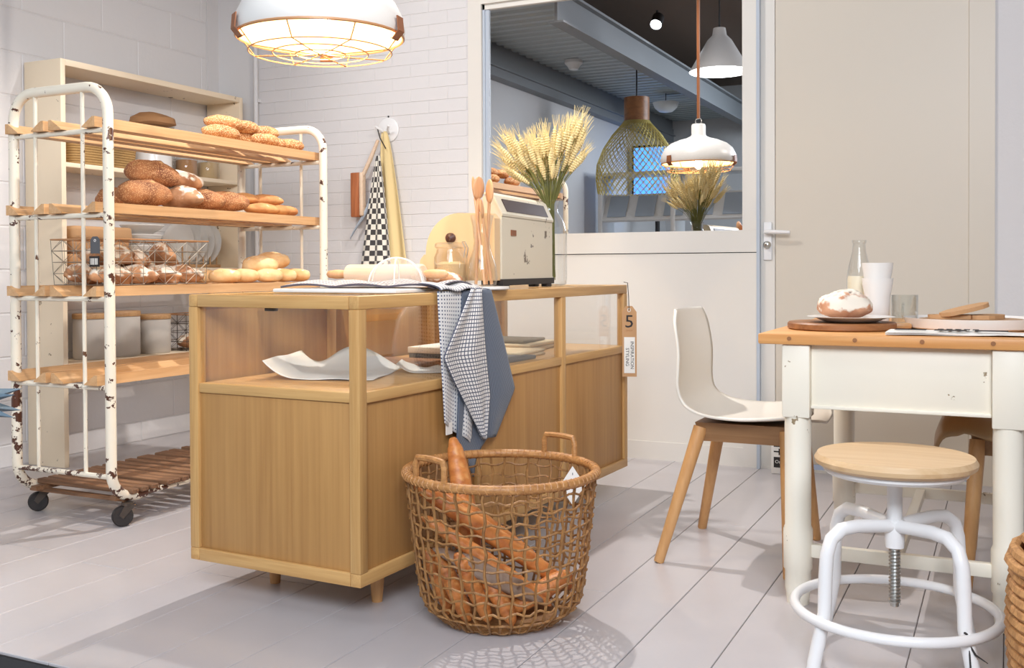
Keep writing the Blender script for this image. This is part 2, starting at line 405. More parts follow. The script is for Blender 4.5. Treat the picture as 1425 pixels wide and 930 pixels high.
# left wall of large painted blocks
wl = struct(MB().box((XL-.2, -4.2, -.2), (XL-.003, YB, 3.45)), 'wall_left', M['mortar'])
BH = .2115; BL = .4965
bmh = {}
def block(L, H, dx=.012, m='wall', r=.004):
    key = (round(L, 3), round(H, 3), dx)
    if key not in bmh: bmh[key] = MB().bbox((-dx, .002, .002), (0, L-.002, H-.002), r, seg=1).mesh('block', M['wall'], False)
    return bmh[key]
for r in range(0, 13):
    z0 = .01+.1+BH*(r-1)+0; zz = max(0, z0); H = z0+BH-zz
    if H < .02: continue
    off = 3.488 if r % 2 == 1 else 3.736
    y = off-BL*8
    while y < YB-.01:
        y1 = min(y+BL, YB-.105)
        if y1 > 1.6 and y1-y > .03: inst(block(y1-y, H), 'block', wl, (XL, y, zz))
        y += BL
struct(MB().box((XL-.008, YB-.10, 0), (XL+.004, YB, 3.45)), 'trim_1', M['mortar'])
struct(MB().box((XL-.01, -4.2, 2.76), (XL+.0, 1.5, 3.45)), 'trim_2', M['plaster'])

# back wall: left piece with small bricks, piece above door, right piece
def wallseg(x0, x1, z0, z1, mb): mb.box((x0, YB+.0005, z0), (x1, YB+.2, z1))
mb = MB(); wallseg(XL-.2, -2.60, -.2, 3.45, mb); wallseg(-.045, 3.2, -.2, 3.45, mb); wallseg(-2.60, -.045, 2.62, 3.45, mb)
wb = struct(mb, 'wall_back', M['mortar'])
MB().box((XL, YB-.003, 0), (-4.03, YB+.008, 3.4)).build('plaster_strip', M['plaster'], wb, False)
bh, bl = .069, .235
bcache = {}
def brick(L, H):
    key = (round(L, 3), round(H, 3))
    if key not in bcache: bcache[key] = MB().bbox((.0008, 0, .0008), (L-.0008, .011, H-.0008), .0018, seg=1).mesh('brick', M['wall'], False)
    return bcache[key]
r = 0; z = .84
while z < 2.5:
    x = -4.03-(bl/2 if r % 2 else 0)
    while x < -2.605:
        a, b = max(x, -4.03), min(x+bl, -2.605)
        if b-a > .03: inst(brick(b-a, bh), 'brick', wb, (a, YB-.002+random.uniform(-.0006, .0006), z))
        x += bl
    z += bh; r += 1
MB().box((-4.03, YB-.001, 0), (-2.605, YB+.008, .84)).box((-4.03, YB-.001, z), (-2.605, YB+.008, 3.4)).build('plaster_strip', M['wall'], wb, False)
MB().box((-.045, YB-.001, 0), (3.2, YB+.008, 3.4)).build('plaster_strip', M['wall'], wb, False)
MB().box((-4.03, YB-.003, 2.62), (-.045, YB+.008, 3.4)).build('plaster_strip', M['plaster'], wb, False)
# pipe in the corner
pp = MB().tube([(-4.03, YB-.03, .0), (-4.03, YB-.03, 3.38)], .014, 10)
for zz in (.4, 1.1, 1.95, 2.6): pp.box((-4.05, YB-.034, zz), (-4.01, YB-.003, zz+.02))
struct(pp, 'trim_3', M['plaster'], True)
# other walls (behind and beside the camera)
struct(MB().box((3.2, -4.2, -.2), (3.4, YB+.2, 3.45)), 'wall_right', M['plaster'])
struct(MB().box((XL-.2, -4.4, -.2), (3.4, -4.2, 3.45)), 'wall_front', M['plaster'])
# ceiling with beams and a band of corrugated decking
cl = struct(MB().box((XL-.2, -4.4, 3.45), (3.4, YB+.2, 3.55)), 'ceiling', M['ceil'])
for x in (-4.25, -3.05, -1.9, -.4, 1.2):
    zb = 2.80 if x < -3 else 3.2; ye = 2.7 if x < -3 else YB
    MB().box((x-.06, -4.2, zb), (x+.06, ye, zb+.015)).box((x-.012, -4.2, zb+.015), (x+.012, ye, zb+.23)).box((x-.06, -4.2, zb+.23), (x+.06, ye, zb+.25)).build('beam', M['beam'], cl, False)
dk = MB()
y = -4.1
while y < 2.6:
    dk.prism([(y, 3.0), (y+.06, 3.0), (y+.08, 3.04), (y+.14, 3.04), (y+.16, 3.0), (y+.16, 3.07), (y, 3.07)], -4.2, -3.1, 'X'); y += .16
o = dk.build('corrugated_deck', M['deck'], cl, False)
MB().box((XL, -4.2, 2.72), (XL+.12, 3.2, 2.9)).build('beam', M['beam'], cl, False)

# glazed screen: frame, pane, panel
win = struct(MB().box((-2.605, YB-.012, 1.025), (-1.06, YB+.03, 1.13)), 'window_1', M['joinery'])
MB().box((-2.605, YB-.014, 1.13), (-2.525, YB+.03, 2.62)).build('stile', M['joinery'], win, False)
MB().box((-1.131, YB-.014, 1.13), (-1.06, YB+.03, 2.62)).build('stile', M['joinery'], win, False)
MB().box((-2.525, YB-.014, 2.362), (-1.131, YB+.03, 2.62)).build('rail', M['joinery'], win, False)
MB().box((-2.525, YB+.004, 1.13), (-2.512, YB+.02, 2.362)).box((-2.512, YB+.012, 1.13), (-2.49, YB+.022, 2.362)).build('bead', M['bluegrey'], win, False)
MB().box((-2.525, YB+.004, 2.335), (-1.131, YB+.02, 2.362)).build('bead', M['joinery'], win, False)
MB().box((-2.5, YB+.02, 1.13), (-1.131, YB+.024, 2.345)).build('pane', M['mirrorpane'], win, False)
MB().box((-2.6, YB+.12, 1.0), (-1.05, YB+.14, 2.6)).build('dark_room_sheet', M['nightroom'], win, False)  # near-black sheet, its colour stands in for the darkness of the room behind
pn = struct(MB().box((-2.605, YB-.006, .025), (-1.06, YB+.03, 1.021)), 'trim_4', M['joinery'])
MB().box((-2.605, YB-.012, .0), (-1.06, YB-.006, .09)).build('skirting', M['joinery'], pn, False)
MB().box((-1.131, YB-.0125, .09), (-1.06, YB-.006, 1.021)).build('stile', M['joinery'], pn, False)
# door
struct(MB().box((-1.06, YB-.035, 0), (-1.045, YB+.03, 2.62)), 'trim_5', M['bluegrey'])
struct(MB().box((-1.045, YB-.004, 0), (-.98, YB+.03, 2.62)), 'trim_6', M['joinery'])
dr = struct(MB().bbox((-.978, YB-.004, .035), (-.147, YB+.03, 2.6), .003), 'door_1', M['doorpaint'])
hd = MB().bbox((-1.032, YB-.016, .985), (-.992, YB-.004, 1.165), .012, seg=4).build('handle_plate', M['white'], dr)
hl = MB().tube([(-1.012, YB-.01, 1.118), (-1.012, YB-.055, 1.118), (-1.0, YB-.064, 1.118), (-.90, YB-.062, 1.113)], [.010, .010, .010, .008], 10)
hl.build('lever', M['white'], hd)
MB().lathe([(.017, 0), (.017, .018), (.010, .03), (.003, .032)], 16, (-1.012, YB-.016, 1.058), True, False, 0, Matrix.Rotation(PI/2, 3, 'X')).build('lock_knob', M['steel'], hd)
struct(MB().box((-.147, YB-.012, 0), (-.045, YB+.03, 2.62)), 'trim_7', M['doorpaint'])
struct(MB().box((-.045, YB-.014, 0), (3.2, YB-.001, .07)).box((-1.045, YB-.012, 0), (-.15, YB-.004, .012)), 'baseboard_back', M['joinery'])
struct(MB().box((-2.6, YB-.002, 2.62), (-.03, YB+.03, 2.7)), 'trim_8', M['joinery'])

# ================================================================== BOOKCASE
bc = thing('bookcase', 'tall old cream painted bookcase standing against the left block wall', 'bookcase', (XL+.012, 3.49, 0))
D_ = .25; L_ = 1.30; Hh = 1.97
MB().bbox((0, 0, 0), (D_, .028, Hh), .002).build('side_panel', M['cream'], bc)
MB().bbox((0, L_-.028, 0), (D_, L_, Hh), .002).build('side_panel', M['cream'], bc)
MB().bbox((0, .028, Hh-.03), (D_, L_-.028, Hh), .002).build('top_panel', M['cream'], bc)
SH = (1.475, .965, .50)
for zz in SH: MB().bbox((0, .0285, zz-.022), (D_-.004, L_-.0285, zz), .002).build('shelf', M['cream'], bc)

def lab(o, l, c, g=None): return tag(o, l, c, g)
def jar(name, label, cat, loc, r, h, fill, fillmat, lid=None, lidmat=None, neck=.8, group=None):
    t = thing(name, label, cat, loc, 0, group)
    pr = [(r*.9, 0.001), (r, .012), (r, h*.8), (r*neck, h*.92), (r*neck, h)]
    MB().lathe(pr, 28).build('jar_body', M['jarglass'], t)
    if fill: MB().lathe([(r*.86, .004), (r*.93, .014), (r*.93, fill*.96), (r*.6, fill)], 24, capt=True).build('contents', fillmat, t)
    if lid: MB().lathe([(r*neck+.004, h), (r*neck+.008, h+.006), (r*neck+.008, h+lid-.004), (r*neck*.9, h+lid)], 24, capt=True).build('lid', lidmat, t)
    return t
BX = -4.2
# top shelf things
t = thing('seagrass_basket', 'brown woven seagrass basket on the upper bookcase shelf', 'basket', (-4.2, 3.80, 1.476))
mb = MB()
for k in range(11): mb.tube([(x*(.088+.0006*k), y*(.20+.001*k), .009+k*.0125) for x, y in [(math.copysign(abs(math.cos(a))**.35, math.cos(a)), math.copysign(abs(math.sin(a))**.35, math.sin(a))) for a in [2*PI*i/36 for i in range(36)]]], .0085, 6, True)
mb.box((-.08, -.19, .001), (.08, .19, .008)); mb.build('woven_body', M['seagrass'], t)
t = thing('storage_jar', 'white stoneware jar under a burlap-wrapped glass stopper on the upper shelf', 'jar', (-4.19, 4.19, 1.476))
MB().lathe([(.085, .001), (.098, .015), (.098, .17), (.09, .19), (.075, .195)], 32, capt=True).build('jar_body', M['porcelain'], t)
MB().lathe([(.07, .196), (.075, .22), (.085, .25), (.08, .262)], 28).build('glass_neck', M['jarglass'], t)
mb = MB().lathe([(.105, .262), (.122, .272), (.115, .30), (.07, .325), (.02, .333)], 28, capt=True)
for v in range(len(mb.v)):
    p = Vector(mb.v[v]); n_ = noise.noise(p*18)*.010; mb.v[v] = (p.x*(1+n_*2), p.y*(1+n_*2), p.z+n_)
mb.build('burlap_cover', M['kraftdark'], t)
jar('glass_jar', 'narrow clear glass jar with a metal lid behind the burlap jar', 'jar', (-4.25, 4.355, 1.476), .042, .27, 0, None, .012, M['steel'])
jar('nut_jar', 'glass jar of brown nuts on the upper bookcase shelf', 'jar', (-4.19, 4.44, 1.476), .062, .13, .10, M['kraftdark'], .01, M['lidwood'])
jar('oat_jar', 'glass jar of rolled oats at the right end of the upper bookcase shelf', 'jar', (-4.19, 4.615, 1.476), .065, .13, .10, M['oats'], .01, M['steel'])
# middle shelf things (z .965)
def paperbag(x, y, z, L, W, H, seed):
    mb = MB(); rnd = random.Random(seed)
    mb.bbox((-W/2, -L/2, 0), (W/2, L/2, H), min(W, L, H)*.3, seg=4)
    for i, v in enumerate(mb.v):
        p = Vector(v); d = noise.noise(p*22+Vector((seed, 0, 0)))*.008; mb.v[i] = (p.x+d, p.y+d, max(0, p.z+d*.6))
    return mb
labs = ['crumpled brown paper loaf bag at the bottom of the bag stack', 'brown paper loaf bag in the middle of the bag stack', 'light brown paper loaf bag on top of the bag stack']
zz = .966
for i, (dy, L) in enumerate([(.0, .36), (.02, .36), (.03, .38)]):
    t = paperbag(0, 0, 0, L, .19, .068, i*5+1).build('paper_bag', M['kraftdark'] if i < 2 else M['kraft'])
    t.location = (-4.19, 3.73+dy, zz); tag(t, labs[i], 'paper bag', 'paper loaf bags stacked on the middle bookcase shelf'); zz += .0685
def bowl(loc, r, h, label, foot=.5):
    t = thing('bowl', label, 'bowl', loc)
    MB().lathe([(r*foot, 0), (r*foot, .008), (r*.85, h*.55), (r, h-.004), (r, h), (r*.97, h), (r*.8, h*.55), (r*foot*.8, .014), (0.001, .013)], 32).build('bowl_body', M['porcelain'], t)
    MB().tube([(r*math.cos(a), r*math.sin(a), h) for a in [2*PI*i/32 for i in range(32)]], .0035, 6, True).build('rim', M['porcelain'], t)
    return t
for i, (zz, r, h, l) in enumerate([(.966, .10, .055, 'white bowl at the bottom of the stack beside the plate rack'), (1.024, .105, .058, 'white bowl second from the bottom of the crockery stack'),
        (1.085, .105, .055, 'white porcelain dish in the crockery stack just under the topmost one'), (1.143, .112, .05, 'white porcelain dish topmost in the crockery stack')]):
    bowl((-4.205, 4.12, zz), r, h, l)
pr_ = thing('plate_rack', 'small wooden plate rack on the middle bookcase shelf', 'plate rack', (-4.2, 4.49, .966))
for sx in (-.07, .05):
    MB().bbox((sx-.012, -.15, 0), (sx+.012, .17, .018), .003).build('rail', M['lidwood'], pr_)
    for k in range(6): MB().tube([(sx, -.13+k*.055, .017), (sx, -.13+k*.055, .12)], .0045, 8).build('peg', M['lidwood'], pr_)
plate_me = MB().lathe([(.05, 0), (.085, .004), (.118, .014), (.12, .017), (.085, .009), (.04, .006), (.001, .006)], 36).mesh('plate_body', M['porcelain'], True)
for k in range(5):
    o = bpy.data.objects.new('plate', plate_me); COL.objects.link(o)
    o.location = (-4.2, 4.385+k*.055+.01, .966+.137); o.rotation_euler = (math.radians(84), 0, 0)
    o.scale = (1, 1, 1)
    tag(o, ['white plate leftmost in the wooden plate rack', 'white plate second from the left in the plate rack', 'white plate in the middle of the plate rack', 'white plate second from the right in the plate rack', 'white round plate rightmost and fully visible in the plate rack'][k], 'plate', 'white plates standing in the plate rack')
# lower shelf things (z .50)
def canister(x, y, r, h, label):
    t = thing('canister', label, 'canister', (x, y, .501))
    MB().lathe([(r*.95, 0), (r, .008), (r, h-.005), (r*.97, h)], 32, capt=True).build('canister_body', M['concrete'], t)
    MB().lathe([(r*1.02, h), (r*1.03, h+.004), (r*1.03, h+.022), (r, h+.026)], 32, capt=True).build('lid', M['lidwood'], t)
canister(-4.22, 3.78, .085, .205, 'grey canister with wooden lid leftmost on the lower bookcase shelf')
canister(-4.21, 3.98, .090, .210, 'grey canister with wooden lid in the middle of the lower bookcase shelf')
canister(-4.21, 4.20, .090, .185, 'shorter grey canister with wooden lid beside the small wire basket')

def wirebasket(t, lx, ly, h, nx, ny, nz, mat, r=.0016, rim=None, taper=.0, diag=True):
    """open wire basket, centred, base z=0"""
    mb = MB()
    def P(fx, fy, fz): k = 1-taper*(1-fz); return (fx*lx/2*k, fy*ly/2*k, fz*h+.002)
    for k in range(nz+1):
        f = k/nz; mb.tube([P(-1, -1, f), P(1, -1, f), P(1, 1, f), P(-1, 1, f)], r, 4, True)
    for i in range(ny+1):
        g = -1+2*i/ny
        for sx in (-1, 1): mb.tube([P(sx, g, 0), P(sx, g, 1)], r, 4)
        mb.tube([P(-1, g, 0), P(1, g, 0)], r, 4)
    for i in range(nx+1):
        g = -1+2*i/nx
        for sy in (-1, 1): mb.tube([P(g, sy, 0), P(g, sy, 1)], r, 4)
        mb.tube([P(g, -1, 0), P(g, 1, 0)], r, 4)
    if diag:
        for i in range(ny):
            g0, g1 = -1+2*i/ny, -1+2*(i+1)/ny
            for k in range(nz):
                f0, f1 = k/nz, (k+1)/nz
                a, b = (f0, f1) if (i+k) % 2 else (f1, f0)
                for sx in (-1, 1): mb.tube([P(sx, g0, a), P(sx, g1, b)], r*.8, 4)
        for i in range(nx):
            g0, g1 = -1+2*i/nx, -1+2*(i+1)/nx
            for k in range(nz):
                f0, f1 = k/nz, (k+1)/nz; a, b = (f0, f1) if (i+k) % 2 else (f1, f0)
                for sy in (-1, 1): mb.tube([P(g0, sy, a), P(g1, sy, b)], r*.8, 4)
    mb.build('wire_mesh', mat, t)
    MB().tube([P(-1, -1, 1), P(1, -1, 1), P(1, 1, 1), P(-1, 1, 1)], rim or r*2, 6, True).build('rim', M['brass'], t)

# ------------------------------------------------------------------ bread
def loaf_mesh(L, W, H, seed, mat, cuts=3, rough=.08, slant=.6, power=2.3, nu=28, nv=16, cutw=.11, bend=0, depth=.10):
    mb = MB(); vs = []; cut = []
    rnd = random.Random(seed); off = Vector((seed*3.7, seed*1.3, seed*.7))
    for j in range(nv+1):
        th = PI*j/nv                     # along length
        cx = math.cos(th); s = math.sin(th)
        s = abs(s)**(2/power)
        for i in range(nu):
            a = 2*PI*i/nu; y = math.cos(a); z = math.sin(a)
            z = z if z > 0 else z*.72
            p = Vector((cx*L/2, y*s*W/2, z*s*H/2))
            q = Vector((p.x/W, p.y/W, p.z/W))
            d = noise.noise(q*2.2+off)*rough + noise.noise(q*6+off)*rough*.35
            c = 0
            if cuts and z > .1 and abs(cx) < .86:
                u = (p.x/L+slant*p.y/L)*(cuts+1); fr_ = abs(u-round(u)) if cuts % 2 else abs(u-math.floor(u)-.5)
                if fr_ < cutw and abs(y) < .75:
                    e = (1-fr_/cutw); c = min(1, e*1.2)*min(1, (.75-abs(y))*4); d -= c*depth*.55; 
                elif fr_ < cutw*2 and abs(y) < .75: d += .035
            p *= (1+d)
            p.y += bend*(cx*cx-.4)
            cut.append(max(0, c)); vs.append(p)
    mz = min(v.z for v in vs)
    vs = [Vector((v.x, v.y, v.z-mz)) for v in vs]
    fs = [(j*nu+i, j*nu+(i+1) % nu, (j+1)*nu+(i+1) % nu, (j+1)*nu+i) for j in range(nv) for i in range(nu)]
    mb.add(vs, fs); mb.cut = cut
    return mb.mesh('bread', mat, 'all')
def bread(name, me, label, loc, rot, group=None, cat='bread'):
    o = bpy.data.objects.new(name, me); COL.objects.link(o); o.location = loc; o.rotation_euler = rot
    return tag(o, label, cat, group)

# small wire basket on lower bookcase shelf with loaf
t = thing('wire_basket', 'small dark wire basket holding a loaf on the lower bookcase shelf', 'basket', (-4.20, 4.47, .501))
wirebasket(t, .20, .27, .20, 3, 4, 4, M['darkwire'])
bread('loaf', loaf_mesh(.17, .11, .09, 91, M['crust_rye'], 1), 'brown loaf inside the small wire basket on the lower shelf', (-4.2, 4.47, .508), (0, 0, 1.5))

# ================================================================== BREAD RACK
RX0, RX1, RY0, RY1 = -3.46, -2.96, 2.74, 4.05
rk = thing('bread_rack', 'rusty chipped white tubular bread trolley with slanted wooden shelves', 'bread rack', (0, 0, 0))
HT = 1.63; RB = .105; tr = .0195
for y, sg in ((RY0, 1), (RY1, -1)):
    rad = .105
    pts = [(RX0, y+sg*.16, .105), (RX0, y+sg*.11, .105)] + [(RX0, y+sg*(.10-.10*math.sin(a)), .105+.10-.10*math.cos(a)) for a in [PI/2*i/6 for i in range(1, 7)]]
    pts += [(RX0, y, .5), (RX0, y, 1.0), (RX0, y, HT-rad)]
    pts += [(RX0+rad-rad*math.cos(a), y, HT-rad+rad*math.sin(a)) for a in [PI/2*i/8 for i in range(1, 9)]]
    pts += [(RX1-rad, y, HT)] + [(RX1-rad+rad*math.sin(a), y, HT-rad+rad*math.cos(a)) for a in [PI/2*i/8 for i in range(1, 9)]]
    pts += [(RX1, y, 1.0), (RX1, y, .5)]
    pts += [(RX1, y+sg*(.10-.10*math.cos(a)), .205-.10*math.sin(a)) for a in [PI/2*i/6 for i in range(0, 7)]] + [(RX1, y+sg*.16, .105)]
    MB().tube(pts, tr, 14).build('hoop_frame', M['rackpaint'], rk)
    for x in (-3.34, -3.09):
        MB().tube([(x, y, .19), (x, y, HT-.01)], .0075, 8).build('upright_rod', M['rodpaint'], rk)
RAILZ = (1.467, 1.155, .845, .518)
for z in RAILZ+(.19,):
    for y in (RY0, RY1): MB().tube([(RX0, y, z), (RX1, y, z)], .010, 8).build('cross_rail', M['rackpaint'], rk)
for sgn, x in ((1, RX0), (-1, RX1)):
    MB().tube([(x, RY0+.14, .105), (x, RY1-.14, .105)], .011, 8).build('side_rail', M['rackpaint'], rk)
for y in (RY0+.07, RY1-.07): MB().box((RX0, y-.015, .088), (RX1, y+.015, .100)).build('end_bar', M['slat'], rk)
BHt = .038
def wedge(x, s, z):  # s=+1 vertical face at -x side
    w = .066
    poly = [(x, z), (x, z+BHt), (x+s*.014, z+BHt), (x+s*w, z+.004), (x+s*w, z)]
    return MB().prism(poly, RY0-.03, RY1+.03, 'Y')
for z in RAILZ:
    for x, s in ((-3.492+.022, 1), (-3.262, -1), (-3.235, 1), (-2.995+.0, -1)):
        wedge(x, s, z+.010).build('shelf_board', M['rackwood'], rk, False)
sl = MB().bbox((-3.435, -.0185, .116), (-2.93, .0185, .134), .003, seg=1).mesh('slat', M['slat'], False)
for k in range(22): inst(sl, 'slat', rk, (0, RY0+.085+k*.0555, 0), (0, 0, random.uniform(-.006, .006)))
MB().box((-3.41, RY0+.02, .098), (-3.38, RY1-.02, .116)).box((-2.99, RY0+.02, .098), (-2.96, RY1-.02, .116)).build('slat_bearer', M['slat'], rk, False)
for x, y, a in ((-3.44, 2.84, -.75), (-2.945, 2.80, -.6), (-3.44, 3.95, -.3), (-2.945, 3.98, -1.2)):
    R = rotz(a); c = Vector((x, y, 0))
    def tp(p): v = R @ Vector(p); return (v.x+x, v.y+y, v.z)
    f = MB(); f.cyl((x, y, 0), .022, .078, .088, 16)
    for sx in (-.016, .016):
        f.add([tp((sx-.0015, -.012, .08)), tp((sx-.0015, .03, .08)), tp((sx-.0015, -.018, .03)), tp((sx-.0015, -.032, .045)),
               tp((sx+.0015, -.012, .08)), tp((sx+.0015, .03, .08)), tp((sx+.0015, -.018, .03)), tp((sx+.0015, -.032, .045))],
              [(0, 1, 2, 3), (4, 5, 6, 7), (0, 1, 5, 4), (1, 2, 6, 5), (2, 3, 7, 6), (3, 0, 4, 7)])
    fo = f.build('caster_fork', M['darkwire'], rk, False)
    RW = R @ Matrix.Rotation(PI/2, 3, 'Y'); wc = tp((0, -.018, .0385))
    MB().lathe([(.012, -.013), (.034, -.013), (.038, -.008), (.038, .008), (.034, .013), (.012, .013)], 24, wc, True, True, 0, RW).build('wheel', M['rubber'], fo)

# breads on shelves.  tops of boards:
TA, TB, TC, TD = [z+.010+BHt for z in RAILZ]
XF = -3.13
seedL = loaf_mesh(.20, .09, .075, 11, M['crust_seed'], 0, .10)
seedM = loaf_mesh(.15, .085, .07, 12, M['crust_seed'], 0, .10)
gA = 'sesame rolls on the top rack shelf'
for (y, dz, me, rz, x, l) in [
    (3.455, 0, seedL, 1.45, -3.06, 'long sesame roll at the left front of the top rack shelf'),
    (3.52, .052, seedL, 1.35, -3.10, 'sesame roll leftmost in the upper layer on the top rack shelf'),
    (3.66, .052, seedM, 1.2, -3.11, 'sesame roll in the middle of the upper layer on the top rack shelf'),
    (3.81, .046, seedM, 1.0, -3.12, 'sesame roll rightmost in the upper layer on the top rack shelf'),
    (3.655, 0, seedM, .9, -3.14, 'sesame roll peeking out behind the front ones on the top rack shelf'),
    (3.745, 0, seedM, 1.3, -3.06, 'sesame roll fourth along the front of the top rack shelf'),
    (3.86, 0, seedM, .8, -3.12, 'sesame roll second from the right on the top rack shelf'),
    (3.955, 0, seedM, .7, -3.09, 'sesame roll at the right end of the top rack shelf')]:
    bread('sesame_roll', me, l, (x, y, TA+.001+dz), (0, 0, rz), gA)
dk1 = loaf_mesh(.24, .13, .125, 21, M['crust_dark'], 1, .10, .9, cutw=.05); dk2 = loaf_mesh(.20, .12, .11, 22, M['crust_dark'], 1, .14, 1.0, cutw=.12); dk4 = loaf_mesh(.20, .12, .11, 25, M['crust_rye'], 1, .16, 1.2, cutw=.14, depth=.2)
dk3 = loaf_mesh(.21, .12, .095, 23, M['crust_flour'], 2, .12, .6, cutw=.1)
gB = 'dark loaves on the second rack shelf'
for (y, dz, me, rz, x, ry, l) in [
    (3.03, 0, dk1, 1.45, -3.08, 0, 'dark seeded loaf at the left front of the second rack shelf'),
    (3.10, .085, dk1, 1.40, -3.11, .08, 'large dark seeded loaf lying on top of the heap at the left'),
    (3.30, .085, dk3, 1.35, -3.15, .1, 'floured loaf with dark slashes on top of the loaf heap'),
    (3.235, 0, dk4, .15, -3.09, 0, 'split brown loaf second along the front of the second shelf'),
    (3.375, 0, dk2, .3, -3.10, 0, 'split brown loaf third along the front of the second shelf'),
    (3.52, 0, dk2, .55, -3.10, 0, 'seeded brown loaf at the right end of the loaf heap'),
    (3.14, 0, dk2, 1.5, -3.34, 0, 'brown loaf behind the front row on the second rack shelf')]:
    bread('dark_loaf', me, l, (x, y, TB+.001+dz), (0, ry, rz), gB)
gd = loaf_mesh(.19, .09, .06, 31, M['crust_gold'], 0, .08); gd2 = loaf_mesh(.13, .09, .065, 32, M['crust_gold'], 0, .07)
for (y, dz, me, rz, x, l) in [
    (3.72, 0, gd, 1.4, -3.06, 'flat golden roll in the lower layer on the second rack shelf'),
    (3.68, .046, gd, 1.5, -3.13, 'brown-topped flat roll in the upper layer at the left'),
    (3.80, .046, gd, 1.2, -3.11, 'flat golden roll lying on top of the others on the second shelf'),
    (3.85, 0, gd2, .9, -3.09, 'small golden roll tucked under the flat rolls'),
    (3.95, 0, gd2, .8, -3.12, 'round golden roll at the right end of the second rack shelf')]:
    bread('golden_roll', me, l, (x, y, TB+.001+dz), (0, 0, rz), 'golden rolls on the second rack shelf')
pa = loaf_mesh(.14, .085, .075, 41, M['crust_pale'], 1, .09, .3, cutw=.08); pb = loaf_mesh(.17, .12, .10, 42, M['crust_pale'], 3, .12, .9, cutw=.12)
gC = 'pale rolls on the third rack shelf'
for (y, dz, me, rz, x, l) in [
    (3.47, 0, pa, .9, -3.06, 'pale roll in front row beside the wire basket'),
    (3.50, 0, pa, .2, -3.22, 'browner roll leaning behind the front row next to the basket'),
    (3.60, .0, pa, .6, -3.07, 'pale roll second in the front row of the third shelf'),
    (3.75, .035, pb, .9, -3.10, 'large slashed pale roll on top of the pile on the third shelf'),
    (3.74, 0, pa, 1.2, -3.04, 'pale roll under the large slashed one'),
    (3.86, 0, pa, .3, -3.06, 'floury pale roll fourth in the front row of the third shelf'),
    (3.90, .055, pb, .6, -3.15, 'slashed pale roll raised at the back right of the pile'),
    (3.98, 0, pa, .2, -3.07, 'pale roll at the right end of the third rack shelf'),
    (3.72, 0, pa, .1, -3.23, 'pale roll in the back row of the third rack shelf')]:
    bread('pale_roll', me, l, (x, y, TC+.001+dz), (0, 0, rz), gC)
# large wire basket
wbk = thing('wire_basket', 'long wire basket full of rustic loaves on the third rack shelf', 'basket', (-3.18, 3.065, TC+.001))
wirebasket(wbk, .30, .54, .175, 5, 9, 4, M['wire'], .0014, .003, .04)
rng = random.Random(5)
rl = [loaf_mesh(.165, .10, .085, 50+i, M['crust_rye'] if i % 2 else M['crust_flour'], 2, .36, .8, cutw=.14, depth=.2) for i in range(4)]
posn = [(-3.11, 2.88, 0, 1.3), (-3.24, 2.87, 0, 1.6), (-3.10, 3.00, .0, .5), (-3.25, 3.02, 0, 1.4), (-3.11, 3.12, 0, .7), (-3.25, 3.20, 0, 1.2), (-3.10, 3.25, 0, 1.0),
        (-3.15, 2.93, .07, 1.0), (-3.15, 3.05, .06, 2.3), (-3.18, 3.22, .075, 2.0), (-3.26, 2.96, .07, .3)]
wl_ = ['left front bottom', 'left back bottom', 'second front bottom', 'second back bottom', 'middle front bottom', 'middle back bottom', 'right front bottom', 'top left', 'top middle', 'leaning top right', 'right back corner']
for i, (x, y, dz, rz) in enumerate(posn):
    bread('rustic_loaf', rl[i % 4], 'rustic floured loaf in the long wire basket, ' + wl_[i], (x, y, TC+.006+dz), (rng.uniform(-.1, .1), (.5 if i == 9 else .1), rz), 'rustic loaves in the long wire basket')
# tags on basket
tg = thing('hang_tag', 'slate grey round-topped tag hanging on the long wire basket', 'tag', (-3.085, 2.790, 1.045), -PI/2)
MB().prism([(-.024, -.03), (.024, -.03), (.024, .022), (.012, .034), (-.012, .034), (-.024, .022)], 0, .0015, 'X').build('tag_card', M['slatetag'], tg, False)
MB().tube([(.002, .0045*math.cos(a), .019+.0045*math.sin(a)) for a in [2*PI*i/12 for i in range(12)]], .0013, 5, True).build('eyelet', M['white'], tg)
t2 = thing('price_label', 'small black label with white printed bars clipped on the wire basket', 'label', (-3.085, 2.786, .985), -PI/2)
MB().box((0, -.026, -.02), (.0015, .026, .02)).build('label_card', M['black'], t2, False)
mb = MB()
for k in range(7): mb.box((.0017, -.021+k*.006, -.012), (.0022, -.021+k*.006+(.004 if k % 3 else .0025), .012))
mb.build('printed_bars', M['paper'], t2, False)

# ================================================================== PENDANT LAMP
LX, LY, LZ = -1.965, 2.68, 1.688
lp = thing('pendant_lamp', 'large white dome pendant lamp with wire guard and leather straps, lit', 'pendant lamp', (LX, LY, LZ))
tilt = 0
pr = [(.262, 0), (.268, .02), (.262, .06), (.24, .105), (.20, .14), (.14, .165), (.085, .18), (.055, .195), (.05, .21), (.05, .27), (.045, .28), (.001, .281)]
MB().lathe(pr, 56, capb=False).build('shade', M['shade'], lp)
pri = [(.258, .0), (.263, .02), (.257, .06), (.235, .10), (.196, .135), (.136, .16), (.08, .172), (.001, .175)]
MB().lathe(pri, 56, capb=False).build('shade_lining', M['shadeinner'], lp)
MB().tube([(.262*math.cos(a), .262*math.sin(a), 0) for a in [2*PI*i/48 for i in range(48)]], .005, 6, True).build('rim_ring', M['brass'], lp)
g = MB()
for rr, zz in ((.225, -.048), (.15, -.052), (.078, -.054)):
    g.tube([(rr*math.cos(a), rr*math.sin(a), zz) for a in [2*PI*i/40 for i in range(40)]], .0022, 5, True)
for k in range(8):
    a = 2*PI*k/8+.25; c_, s_ = math.cos(a), math.sin(a)
    g.tube([(.26*c_, .26*s_, -.004), (.225*c_, .225*s_, -.048), (.078*c_, .078*s_, -.054), (.0, .0, -.054)], .0022, 5)
g.build('wire_guard', M['brass'], lp)
